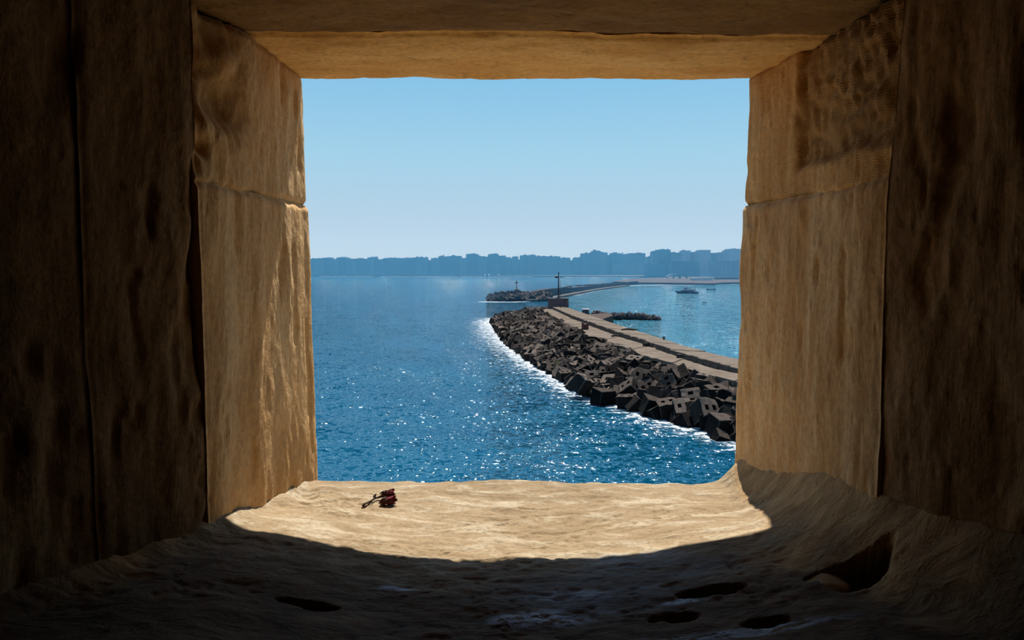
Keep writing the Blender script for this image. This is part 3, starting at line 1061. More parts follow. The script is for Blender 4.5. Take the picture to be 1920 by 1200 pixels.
# armour blocks
def block_mesh(kind, seed):
    rr = random.Random(seed)
    bm = bmesh.new()
    xs = [-1, -.62, -.22, .22, .62, 1]; ys = [-1, -.28, .28, 1]
    if kind == 'plain': xs, ys = [-1, 1], [-1, 1]
    if kind == 'single': xs, ys = [-1, -.3, .3, 1], [-1, -.3, .3, 1]
    holes = {'pair': [(1, 1), (3, 1)], 'single': [(1, 1)], 'plain': [], 'notch': [(1, 1), (3, 1), (2, 0)]}[kind]
    top = [[bm.verts.new((x, y, 1)) for y in ys] for x in xs]
    bot = {}
    def vb(i, j):
        if (i, j) not in bot: bot[(i, j)] = bm.verts.new((xs[i], ys[j], -1))
        return bot[(i, j)]
    nx, ny = len(xs), len(ys)
    for i in range(nx - 1):
        for j in range(ny - 1):
            q = [top[i][j], top[i + 1][j], top[i + 1][j + 1], top[i][j + 1]]
            if (i, j) in holes:
                dep = .3 if (kind == 'notch' and j == 0) else .45
                low = [bm.verts.new((p.co.x * (1 if kind == 'notch' and j == 0 else .96), p.co.y * (1 if kind == 'notch' and j == 0 else .85), dep)) for p in q]
                bm.faces.new(low)
                for k in range(4): bm.faces.new((q[k], q[(k + 1) % 4], low[(k + 1) % 4], low[k]))
            else:
                bm.faces.new(q)
    bm.faces.new([vb(0, 0), vb(0, ny - 1), vb(nx - 1, ny - 1), vb(nx - 1, 0)])
    ring = [(i, 0) for i in range(nx)] + [(nx - 1, j) for j in range(1, ny)] + [(i, ny - 1) for i in range(nx - 2, -1, -1)] + [(0, j) for j in range(ny - 2, 0, -1)]
    corner = [(0, 0), (nx - 1, 0), (nx - 1, ny - 1), (0, ny - 1)]
    for c0, c1 in zip(corner, corner[1:] + corner[:1]):
        i0, i1 = ring.index(c0), ring.index(c1)
        seq = ring[i0:i1 + 1] if i1 > i0 else ring[i0:] + ring[:i1 + 1]
        bm.faces.new([vb(*c1), vb(*c0)][::-1][:0] + [vb(*c0), vb(*c1)] + [top[a][b] for a, b in seq[::-1]])
    if kind != 'x':
        oe = [e for e in bm.edges if all(abs(abs(v_.co.x) - 1) < .01 or abs(abs(v_.co.y) - 1) < .01 for v_ in e.verts) and len(e.link_faces) == 2
              and sum(1 for f_ in e.link_faces if f_.calc_area() > 0) == 2]
        oe = [e for e in oe if e.link_faces[0].normal.angle(e.link_faces[1].normal, 0) > 1.0]
    # worn, chipped corners
    for v_ in bm.verts:
        if max(abs(v_.co.x), abs(v_.co.y)) > .9:
            v_.co += Vector((rr.uniform(-1, 1), rr.uniform(-1, 1), rr.uniform(-1, 1))) * .05
    cn = [top[0][0], top[-1][0], top[-1][-1], top[0][-1], bot[corner[0]], bot[corner[2]]]
    for c in rr.sample(cn, 2): c.co *= rr.uniform(.80, .92)
    bmesh.ops.recalc_face_normals(bm, faces=bm.faces)
    for f_ in bm.faces: f_.normal_update()
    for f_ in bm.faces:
        f_.material_index = 1 if (f_.normal.z > .85 and f_.calc_center_median().z > .7) else 0  # upward faces get the paler tone that stands in for sunlight
    oe = [e for e in bm.edges if len(e.link_faces) == 2 and e.link_faces[0].normal.angle(e.link_faces[1].normal, 0) > 1.0
          and not any(f_.calc_center_median().z < .8 and f_.normal.z > .8 for f_ in e.link_faces)
          and all(max(abs(v_.co.x), abs(v_.co.y)) > .72 for v_ in e.verts)]
    r_ = bmesh.ops.bevel(bm, geom=oe, offset=.055, segments=1, affect='EDGES', clamp_overlap=True)
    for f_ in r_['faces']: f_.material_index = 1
    me = bpy.data.meshes.new('concrete_block')
    bm.to_mesh(me)
    return me


PROT = []
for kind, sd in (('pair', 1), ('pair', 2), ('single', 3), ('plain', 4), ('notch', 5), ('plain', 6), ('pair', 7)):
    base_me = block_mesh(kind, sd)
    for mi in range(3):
        m2 = base_me.copy(); m2.materials.append(M_BLOCK[mi]); m2.materials.append(M_LIT_TOP[mi]); PROT.append((kind, mi, m2))
olive = block_mesh('single', 9); olive.materials.append(M_BLOCK[3]); olive.materials.append(M_BLOCK[3])

spots = []
EW, WW = resample(edgeX, 400), resample(wline, 400)
# walk the slope in rows from the deck edge to the water
for u, zc in ((.03, 2.7), (.16, 2.6), (.29, 2.3), (.42, 1.95), (.55, 1.55), (.68, 1.15), (.80, .7), (.915, .2)):
    acc, last = 0, None
    for k in range(400):
        p = EW[k] * (1 - u) + WW[k] * u
        wlen = np.linalg.norm(EW[k] - WW[k])
        if last is None or np.linalg.norm(p - last) > 1.7 * random.uniform(.85, 1.15):
            last = p
            j = (random.uniform(-.45, .45), random.uniform(-.45, .45))
            spots.append((p[0] + j[0], p[1] + j[1], zc + random.uniform(-.35, .45), u, wlen))
        # wide parts of the slope get in-between rows
    last = None
    for k in range(400):
        u2 = u + .08
        if u2 > .99: continue
        p = EW[k] * (1 - u2) + WW[k] * u2
        wlen = np.linalg.norm(EW[k] - WW[k])
        if wlen < 11.5: continue
        if last is None or np.linalg.norm(p - last) > 2.1 * random.uniform(.85, 1.2):
            last = p
            spots.append((p[0] + random.uniform(-.4, .4), p[1] + random.uniform(-.4, .4), zc - .25 + random.uniform(-.4, .4), u2, wlen))


def visible(x, y, z):
    a, b = px_of(x, y, z)
    return 905 < a < 1398


spots.sort(key=lambda s: s[1])
vis = [s for s in spots if visible(*s[:3])]
hid = [s for s in spots if not visible(*s[:3])]
near, rest = vis[:300], vis[300:] + hid


def rand_rot(u):
    if random.random() < .35:
        return (random.uniform(-.3, .3), random.uniform(-.3, .3), random.uniform(0, 6.3))
    return (random.uniform(-.9, .9), random.uniform(-.9, .9), random.uniform(0, 6.3))


def zone(s):
    """where a block lies in the picture: row on the slope, landmark above it"""
    px = px_of(*s[:3])[0]
    up = 'at the waterline' if s[3] > .80 else ('beside the walkway' if s[3] < .15 else ('upper slope' if s[3] < .48 else 'lower slope'))
    along = 'far round the foam-washed head'
    for lim, t in ((975, 'left of the tall beacon'), (1040, 'under the tall beacon'), (1085, 'under the red box'), (1130, 'just right of the red box'),
                   (1180, 'well right of the red box'), (1225, 'left of the bollard'), (1270, 'under the bollard'), (1320, 'right of the bollard')):
        if px < lim: return up, t
    return up, 'next to the right jamb'


def lean(rot):
    from mathutils import Euler
    n = Euler(rot).to_matrix() @ Vector((0, 0, 1))
    if n.z > .95: return 'lying level'
    deg = 'steeply ' if n.z < .72 else ''
    if abs(n.x) > abs(n.y): return deg + ('leaning right' if n.x > 0 else 'leaning left')
    return deg + ('leaning away' if n.y > 0 else 'leaning nearer')


LOOK = {'pair': 'two-holed block', 'single': 'one-holed block',
        'plain': 'solid block', 'notch': 'notched two-holed block'}
TONE = ['blackish', 'dark brown', 'grey-brown']
# the few blocks that stand out in the photograph: pixel, height, rotation, tone, label
special = [
    ((1322, 772), 1.5, (.95, .1, .35), 'pair', 2, 'brown block tilted to show its two-holed face, low on the slope near the right end'),
    ((1365, 735), 2.3, (.55, .25, .5), 'pair', 2, 'pale-topped block with two small holes, high on the slope at the right edge'),
    ((1312, 718), 2.9, (.5, .3, .9), 'pair', 2, 'flat pale block with two holes just under the walkway at the right'),
    ((1352, 798), .9, (.2, .1, .3), 'plain', 1, 'squarish brown block at the waterline, rightmost of the big ones'),
    ((1350, 822), .1, (.5, .4, .2), 'plain', 0, 'small black block standing alone in the foam at the right edge'),
    ((1222, 762), .9, (.15, .3, .1), 'plain', 0, 'large blackish block jutting into the foam, middle of the near waterline'),
    ((1238, 700), 2.4, (.75, -.4, .9), 'pair', 2, 'pale block tipped up with several holes below the walkway'),
    ((1130, 745), .8, (.1, .1, .5), 'plain', 0, 'broad dark block at the waterline where the foam begins'),
    ((1047, 689), 1.1, (.9, .2, .2), 'olive', 3, 'small yellowish block lit among the black ones'),
    ((1090, 720), 1.6, (.45, .3, .8), 'notch', 2, 'pale block frame with open holes above the foam'),
    ((1292, 735), 1.9, (.1, .75, .6), 'plain', 0, 'big smooth dark block standing on its corner above the waterline'),
    ((1270, 745), 1.3, (.7, .2, .1), 'plain', 0, 'steep dark block with a thin lit ridge, left of the two-holed one'),
]
taken = []
for (px, py), z, rot, kind, mi, lab in special:
    x, y, _ = on_z(px, py, z)
    if kind == 'olive': me = olive
    else: me = [m for k_, i_, m in PROT if k_ == kind and i_ == mi][0]
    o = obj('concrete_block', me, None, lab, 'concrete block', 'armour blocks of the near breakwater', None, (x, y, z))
    s = .62 if ('small' in lab) else .98
    o.scale = (s, s, s)
    o.rotation_euler = rot
    taken.append((x, y, z))


def clear(s):
    return all((s[0] - t[0]) ** 2 + (s[1] - t[1]) ** 2 > (1.15 if s[2] < t[2] + .2 else 1.9) ** 2 for t in taken)


for s in near:
    if not clear(s): continue
    kind, mi, me = random.choice(PROT)
    if mi == 2 and random.random() < .4: continue_ = True; kind, mi, me = random.choice(PROT)
    up, along = zone(s)
    rot = rand_rot(s[3])
    txt = '%s %s %s, %s, %s' % (TONE[mi], LOOK[kind], lean(rot), up, along)
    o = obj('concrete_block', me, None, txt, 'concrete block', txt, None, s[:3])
    k = random.uniform(.80, 1.02)
    o.scale = (k, k, k * random.uniform(.9, 1.0))
    o.rotation_euler = rot


def join_blocks(name, lst, size, parent, protos, **kw):
    """many small blocks as ONE mesh"""
    V, Fc, MI = [], [], []
    n = 0
    mats = []
    for (x, y, z) in lst:
        me = random.choice(protos)
        co = np.empty(len(me.vertices) * 3); me.vertices.foreach_get('co', co); co = co.reshape(-1, 3)
        k = size * random.uniform(.7, 1.15)
        Rm = np.array(Matrix.Rotation(random.uniform(0, 6.3), 3, 'Z') @ Matrix.Rotation(random.uniform(-.9, .9), 3, 'X') @ Matrix.Rotation(random.uniform(-.9, .9), 3, 'Y'))
        co = co @ Rm.T * k + np.array([x, y, z])
        for mt in me.materials:
            if mt not in mats: mats.append(mt)
        V += co.tolist()
        for p in me.polygons:
            Fc.append(tuple(i + n for i in p.vertices)); MI.append(mats.index(me.materials[min(p.material_index, len(me.materials) - 1)]))
        n += len(co)
    m = bpy.data.meshes.new(name); m.from_pydata(V, [], Fc)
    for mt in mats: m.materials.append(mt)
    m.polygons.foreach_set('material_index', MI); m.update()
    return obj(name, m, parent, **kw)


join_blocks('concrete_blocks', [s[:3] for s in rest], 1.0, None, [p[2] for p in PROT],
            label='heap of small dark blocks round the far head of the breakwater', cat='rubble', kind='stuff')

# beacon at the head
hb = on_z(1047, 578, DECK_Z)
HY = 212.0
def hp(px, py): return on_y(px, py, HY)
c0, c1 = hp(1028.5, 578), hp(1065.5, 578)
topz = hp(1047, 560.5)[2]
bc = empty('harbour_beacon', ((c0[0] + c1[0]) / 2, HY + 2, DECK_Z - .5), 'tall black beacon mast on a square concrete base at the head of the near breakwater', 'beacon')
hgt = topz - DECK_Z + .5
wd = c1[0] - c0[0]
bcb = MB().box((0, 0, hgt / 2), (wd, 4.6, hgt)).build('base', M_TOWER, bc)
MB().box((0, 0, hgt + .08), (wd + .25, 4.85, .22)).build('cap', M_LEDGE, bcb)
# stair wing on the right of the base
MB().add([(wd * .12, -2.32, 0), (wd * .5, -2.32, 0), (wd * .5, -2.32, hgt - .3), (wd * .12, -3.4, 0), (wd * .5, -3.4, 0), (wd * .5, -3.4, hgt - .3)],
         [(0, 1, 2), (3, 5, 4), (0, 3, 4, 1), (1, 4, 5, 2), (2, 5, 3, 0)]).build('ramp', M_TOWER, bcb)
mx = hp(1048, 560)[0] - bc.location.x
mt_ = hp(1048, 510)[2] - bc.location.z
bcm = MB().tube([(mx, 0, hgt), (mx, 0, mt_)], [.20, .13], 10).build('mast', M_STEEL, bc)
MB().tube([(mx, 0, hgt + .1), (mx, 0, hgt + .5)], [.42, .30], 10).build('mast_foot', M_STEEL, bc)
zz = hp(1048, 519.3)[2] - bc.location.z
ln_ = MB().tube([(mx - 1.05, 0, zz), (mx - .85, 0, zz), (mx - .35, 0, zz), (mx - .15, 0, zz)], [.14, .34, .34, .2], 10)
ln_.build('lamp', M_STEEL, bcm)
MB().box((mx + .42, 0, zz - .22), (.9, .12, .1)).box((mx + .85, 0, zz + .05), (.12, .3, .55)).box((mx + .5, 0, zz), (.12, .3, .3)).build('bracket', M_STEEL, bcm)
la = MB().tube([(mx + .62, 0, hgt), (mx + .62, 0, zz - .8)], .045, 6).tube([(mx + .30, 0, hgt), (mx + .30, 0, zz - .8)], .045, 6)
for k in range(14): la.tube([(mx + .30, 0, hgt + .35 + k * .36), (mx + .62, 0, hgt + .35 + k * .36)], .025, 5)
la.build('ladder', M_STEEL, bcm)

pp = on_z(1051, 577, TOP_Z)
po = MB().tube([(0, 0, 0), (0, 0, 1.3)], [.13, .10], 8).tube([(0, 0, 1.28), (0, 0, 1.5)], [.2, .12], 8)
po.build('mooring_post', M_STEEL, None, label='thin black post standing on the kerb in front of the beacon base', cat='post', loc=(pp[0], pp[1], TOP_Z - .03))

# red rusty box on the walkway
rb = on_z(1097, 617, DECK_Z)
bxo = empty('rusty_bin', (rb[0], rb[1], DECK_Z), 'square rusty red metal box with raised corners standing on the walkway', 'box')
MB().box((0, 0, .46), (1.2, 1.2, .92)).build('body', M_REDBOX, bxo)
for dx in (-1, 1):
    for dy in (-1, 1):
        MB().box((dx * .45, dy * .45, 1.08), (.30, .30, .34)).build('corner_post', M_REDBOX, bxo)
MB().box((0, 0, .94), (1.28, 1.28, .08)).build('rim', M_REDBOX, bxo)

# white topped hut on the harbour edge
hu = on_y(1098, 588, 190)
hut = empty('hut', (hu[0], 190, hu[2] - .5), 'small brown hut with a white flat roof on the harbour edge of the breakwater', 'hut')
hz0 = on_y(1098, 579, 190)[2] - hut.location.z
MB().box((0, 0, (hz0 - .25) / 2), (1.55, 1.5, hz0 - .25)).build('wall', M_HUT, hut)
MB().box((0, 0, hz0 - .12), (1.75, 1.7, .24)).build('roof', M_WHITE, hut)
for dx in (-.38, .38): MB().box((dx, -.76, hz0 * .55), (.32, .05, .45)).build('window', M_CABIN, hut)
# low landing the hut and the spur stand on
l1 = [on_z(1088, 586.5, 2.6), on_z(1110, 588, 2.6), on_z(1140, 590, 1.9), on_z(1150, 597, 1.6), on_z(1122, 600, 2.6), (17.0, 172, 2.6)]
prism('landing', [(p[0], p[1]) for p in l1], -1, 2.45, concrete('landing_earth', (.05, .036, .032), (.085, .06, .05), .5, .1),
      label='low brown landing between the hut and the rocky spur', cat='landing')


def rock_mesh(seed, sub_=2):
    bm = bmesh.new(); bmesh.ops.create_icosphere(bm, subdivisions=sub_, radius=1)
    for v in bm.verts:
        n = float(fbm(np.array(v.co.x * 1.3 + seed), np.array(v.co.y * 1.3), np.array(v.co.z * 1.3), 2, seed))
        v.co *= 1 + .38 * n
    me = bpy.data.meshes.new('rock'); bm.to_mesh(me)
    me.materials.append(M_ROCK[0 if seed % 3 else 1])
    return me


ROCKS = [rock_mesh(k, 1) for k in range(7)]
sp_ = []
for k in range(58):
    t = (k + .5) / 58
    px = 1112 + 124 * t + random.uniform(-2, 2)
    py = 601 - (1 - t) * random.uniform(0, 6) - random.uniform(0, 2.0) + (1.5 if t > .8 else 0) * 0
    x, y, _ = on_z(px, min(py, 601), 0)
    hmax = np.interp(t, [0, .15, .3, .55, .8, .93, 1], [1.6, 1.9, 2.0, 2.0, 1.3, .8, .9])
    sp_.append((x, y, random.uniform(.25, 1.0) * hmax * .55, t))
for x, y, z, t in sp_:
    third = 'nearest the hut' if t < .33 else ('middle part' if t < .72 else 'right tip')
    o = obj('rock', random.choice(ROCKS), None, 'dark jagged %srock of the low harbour spur, %s, %s' % ('low ' if z < .5 else 'high ', third, 'back row' if y > 228 else 'front row'), 'rock', 'rocks of the spur, %s %s %s' % ('low' if z < .5 else 'high', third, 'back' if y > 228 else 'front'), None, (x, y, z))
    k = random.uniform(.8, 1.5) * (1 if t < .8 else .75)
    o.scale = (k * 1.15, k, k * random.uniform(.8, 1.2))
    o.rotation_euler = (random.uniform(0, 6), random.uniform(0, 6), random.uniform(0, 6))

# debris on the deck
for px, py, ln, an, lab, nm in ((1078, 594, 2.2, 1.1, 'short dark timber leaning on the kerb near the red box', 'driftwood'),
                                (1143, 620, 1.6, 1.2, 'dark timber at the foot of the kerb, middle of the walkway', 'driftwood'),
                                (1155, 631, 1.6, .2, 'flat grey plank lying on the walkway beside the kerb', 'driftwood'),
                                (1180, 619, 2.8, .1, 'long dark branch on the harbour edge of the kerb', 'driftwood'),
                                (1276, 671, 1.3, .9, 'broken dark concrete chunk at the foot of the kerb, nearer the opening', 'concrete_chunk'),
                                (1212, 649, 1.0, .1, 'small dark chunk at the foot of the kerb', 'concrete_chunk')):
    zb = TOP_Z if py < 620 and px > 1150 else DECK_Z
    x, y, _ = on_z(px, py, zb)
    m_ = MB()
    if nm == 'driftwood':
        m_.tube([(-ln / 2, 0, .1), (-ln * .1, .1, .22), (ln * .2, -.06, .16), (ln / 2, .05, .12)], [.12, .17, .15, .07], 7)
    else:
        m_.box((0, 0, .22), (ln, ln * .7, .5), .3, .75).box((ln * .3, .1, .4), (ln * .4, ln * .4, .3), .8, .7)
    m_.build(nm, M_WOOD, None, label=lab, cat='debris', loc=(x, y, zb)).rotation_euler = (0, 0, an)
bp = on_z(1246, 637, TOP_Z)
MB().tube([(0, 0, 0), (0, 0, .3), (0, 0, .34), (0, 0, .48)], [.14, .14, .24, .2], 10).build('bollard', M_STEEL, None, label='small black bollard on the harbour edge of the breakwater', cat='bollard', loc=(bp[0] - .1, bp[1], TOP_Z))

# ------------------------------------------------------------------ second mole
m2 = empty('harbour_mole', (20, 400, 0), 'second, farther breakwater with a long dark grey wall curving to the shore', 'breakwater')
MO = Vector((20, 400, 0))


def strip(name, poly, z0, z1, width, mat, parent, org, cut=1.0):
    """one straight length of wall per pair of points"""
    P = [Vector((p[0], p[1], 0)) for p in poly]
    for a, b, za, zb in zip(P[:-1], P[1:], z1[:-1], z1[1:]):
        d = (b - a).normalized(); n = Vector((-d.y, d.x, 0))
        if n.y < 0: n = -n
        v = []
        for p, zt in ((a, za), (b, zb)):
            for q, z in ((p, z0), (p, zt), (p + n * width, zt), (p + n * width, z0)):
                v.append(Vector((q.x, q.y, z)) - org)
        me = mesh(name, v, [(0, 1, 2, 3)[::-1], (4, 5, 6, 7), (0, 4, 5, 1), (1, 5, 6, 2), (2, 6, 7, 3), (3, 7, 4, 0)], mat)
        obj(name, me, parent)


# wall behind the ledge: base line shifted back from the water line
wall_line = [on_z(a, b, 1.2)[:2] for a, b in ((994, 558.5), (1012, 556.5), (1035, 554), (1060, 550), (1085, 546), (1110, 541.5), (1140, 537), (1170, 533.2), (1196, 531))]
wtop = []
for (x, y), py in zip(wall_line, (549, 544.8, 540.8, 540, 538.6, 535.5, 532.3, 529.5, 527.8)):
    wtop.append(15 - (py - HZ) / F * y)
strip('wall_length', wall_line, -1, wtop, 4.0, M_FARWALL, m2, MO)
ledge = [on_z(a, b, .9)[:2] for a, b in ((1000, 562), (1030, 559.5), (1065, 552.8), (1120, 542.3), (1180, 534.6))]
strip('ledge', ledge, -1, [.95] * 5, 4.0, M_LEDGE, m2, MO)
strip('footing', [(p[0] + .6, p[1] - .5) for p in ledge], -1, [.45] * 5, 2.0, M_CORE, m2, MO)
# head mound
head = []
for k in range(150):
    t = random.random()
    px = 914 + 118 * t
    hmx = np.interp(px, [913, 925, 945, 965, 1000, 1035], [.8, 2.2, 3.0, 3.1, 3.2, 2.4])
    dy = random.uniform(0, 13)
    x, y, _ = on_z(px, 565, 0)
    head.append((x, y + dy, min(hmx, .3 + dy * .30) * random.uniform(.75, 1.0)))
join_blocks('rubble', [tuple(Vector(p) - MO) for p in head], 1.35, m2, [p[2] for p in PROT if p[1] < 2] , kind='stuff')
hx0, hx1 = on_z(918, 564, 0), on_z(1034, 562, 0)
MB().add([tuple(Vector(p) - MO) for p in ((hx0[0], hx0[1] + 2, -1), (hx1[0], hx1[1] + 2, -1), (hx1[0], hx1[1] + 22, -1), (hx0[0] + 4, hx0[1] + 18, -1),
         (hx0[0] + 6, hx0[1] + 7, 2.5), (hx1[0], hx1[1] + 6, 2.3), (hx1[0], hx1[1] + 20, 2.6), (hx0[0] + 8, hx0[1] + 14, 2.5))],
         [(0, 1, 5, 4), (1, 2, 6, 5), (2, 3, 7, 6), (3, 0, 4, 7), (4, 5, 6, 7)]).build('mound', M_CORE, m2)
# parapet stones with an uneven top
ln = resample(wall_line, 56); tz = np.interp(np.linspace(0, 1, 56), np.linspace(0, 1, 9), wtop)
for k in range(55):
    if random.random() < .45: continue
    MB().box((0, 0, 0), (np.linalg.norm(ln[k + 1] - ln[k]) * .8, 2.5, random.uniform(.3, .9)), math.atan2(*(ln[k + 1] - ln[k])[::-1])).build(
        'parapet_stone', M_FARWALL, m2, loc=tuple(Vector(((ln[k][0] + ln[k + 1][0]) / 2, (ln[k][1] + ln[k + 1][1]) / 2 + 2, (tz[k] + tz[k + 1]) / 2 + .1)) - MO))
BY = 366.0
b0 = on_y(969, 552.5, BY)
bc2 = empty('harbour_beacon', (b0[0], BY, b0[2] - .6), 'small black beacon mast on a narrow grey block on the farther breakwater', 'beacon')
zt_ = on_y(969, 543, BY)[2] - bc2.location.z
MB().box((0, 0, zt_ / 2), (2.2, 2.2, zt_)).build('base', M_TOWER, bc2)
MB().box((0, 0, zt_ + .05), (2.5, 2.5, .2)).build('cap', M_TOWER, bc2)
zm_ = on_y(969, 525, BY)[2] - bc2.location.z
MB().tube([(0, 0, zt_), (0, 0, zm_)], [.26, .15], 8).build('mast', M_STEEL, bc2)
zl_ = on_y(969, 530, BY)[2] - bc2.location.z
MB().tube([(-.75, 0, zl_), (-.55, 0, zl_), (-.1, 0, zl_)], [.2, .42, .35], 8).build('lamp', M_STEEL, bc2)
MB().box((.5, 0, zl_), (.6, .3, .45)).build('bracket', M_STEEL, bc2)

# ------------------------------------------------------------------ far shore
def land(name, pts, z, mat, label, cat):
    n = len(pts)
    prism(name, [(p[0], p[1]) for p in pts], -2, z, mat, label=label, cat=cat, kind='structure')


a = [on_z(px, py, 0)[:2] for px, py in ((1196, 532.5), (1250, 533.2), (1300, 534), (1340, 534.5), (1352, 532.5), (1384, 532.3), (1500, 532))]
b = [on_z(px, py, 0)[:2] for px, py in ((1500, 519.5), (1250, 519.7), (1248, 522), (1180, 524.5), (1150, 530))]
land('headland', a + b, 1.6, M_LAND, 'low brown quay and headland at the right below the city', 'headland')
sh = [on_z(px, py, 0)[:2] for px, py in ((200, 518.3), (588, 517.9), (800, 517.9), (930, 518.2), (1060, 518.6), (1120, 519), (1250, 519.5), (1320, 519.8), (1700, 520))]
land('shore', sh + [(3000, 2600), (-3000, 2600)], 2.2, M_BEACH, 'thin sandy shore line below the hazy city', 'shore')
# breaking waves along the beach
for px0, px1, py, lab in ((600, 700, 518.6, 'thin white breaker line on the far beach, left end'), (716, 860, 518.9, 'thin white breaker line on the far beach, left of the masts'),
                          (862, 1000, 519.2, 'thin white breaker line on the far beach behind the small beacon'), (1062, 1200, 520.3, 'thin white breaker line on the far beach, right of the tall mast')):
    p0, p1 = on_z(px0, py, 0), on_z(px1, py + .2, 0)
    m_ = MB()
    n = 26
    for k in range(n):
        t = (k + random.random() * .5) / n
        c = Vector(p0).lerp(Vector(p1), t)
        m_.box((c.x, c.y + random.uniform(-5, 5), .25), ((p1[0] - p0[0]) / n * random.uniform(.5, 1.1), 14, .7 + random.random() * .5))
    m_.build('breaker', M_WHITE, None, label=lab, cat='breaking wave', kind='stuff')
for px0, px1, py, h_, y_, lab, nm, mt in (
        (1165, 1254, 524.0, 1.0, 1100, 'long white wave wash beside the headland', 'surf', M_WHITE),
        (1295, 1310, 524.5, 3.2, 960, 'short white shed on the headland, left of the longer one', 'shed', M_WHITE),
        (1313, 1335, 525.2, 3.8, 950, 'long white shed on the headland', 'shed', M_WHITE),
        (1340, 1384, 524.0, 3.0, 1050, 'pale wall along the headland at the right edge', 'quay_wall', M_LEDGE)):
    a_, b_ = on_y(px0, py, y_), on_y(px1, py, y_)
    z0 = 0 if nm == 'surf' else 1.2
    if nm == 'surf':
        a_, b_ = on_z(px0, 523.6, 0), on_z(px1, 523.6, 0)
        MB().box(((a_[0] + b_[0]) / 2, a_[1], .3), (b_[0] - a_[0], 22, .8)).build('surf', mt, None, label=lab, cat='surf', kind='stuff')
        continue
    rt = empty(nm, ((a_[0] + b_[0]) / 2, y_, z0), lab, 'shed' if nm == 'shed' else 'wall')
    MB().box((0, 0, h_ / 2), (b_[0] - a_[0], 8, h_)).build('body', mt, rt)
    MB().box((0, 0, h_ + .15), (b_[0] - a_[0] + 1, 9, .3)).build('roof' if nm == 'shed' else 'coping', mt, rt)
# canopy with a dark mast
cx, _, cz = on_y(1269, 520, 1150)
cn = empty('canopy', (cx, 1150, 1.4), 'wide arched blue-grey canopy on the headland with a dark mast', 'canopy')
v, f = [], []
for k in range(13):
    a_ = k / 12 * math.pi
    for dy in (-6, 6): v.append((-16 * math.cos(a_), dy, 3 + 4.5 * math.sin(a_)))
    for dy in (-6, 6): v.append((-15.5 * math.cos(a_), dy, 2.6 + 4.2 * math.sin(a_)))
for k in range(12):
    q = k * 4
    f += [(q, q + 1, q + 5, q + 4), (q + 2, q + 6, q + 7, q + 3), (q, q + 4, q + 6, q + 2), (q + 1, q + 3, q + 7, q + 5)]
obj('roof', mesh('roof', v, f, M_CABIN), cn)
for dx in (-15, -5, 5, 15): MB().box((dx, 0, 1.6), (.6, 8, 3.4)).build('pillar', M_CABIN, cn)
MB().tube([(1.5, -7, 0), (1.5, -7, 5.5)], .5, 8).box((1.5, -7, 4.2), (2.6, 1.2, 1.4)).build('mast', M_STEEL, cn)

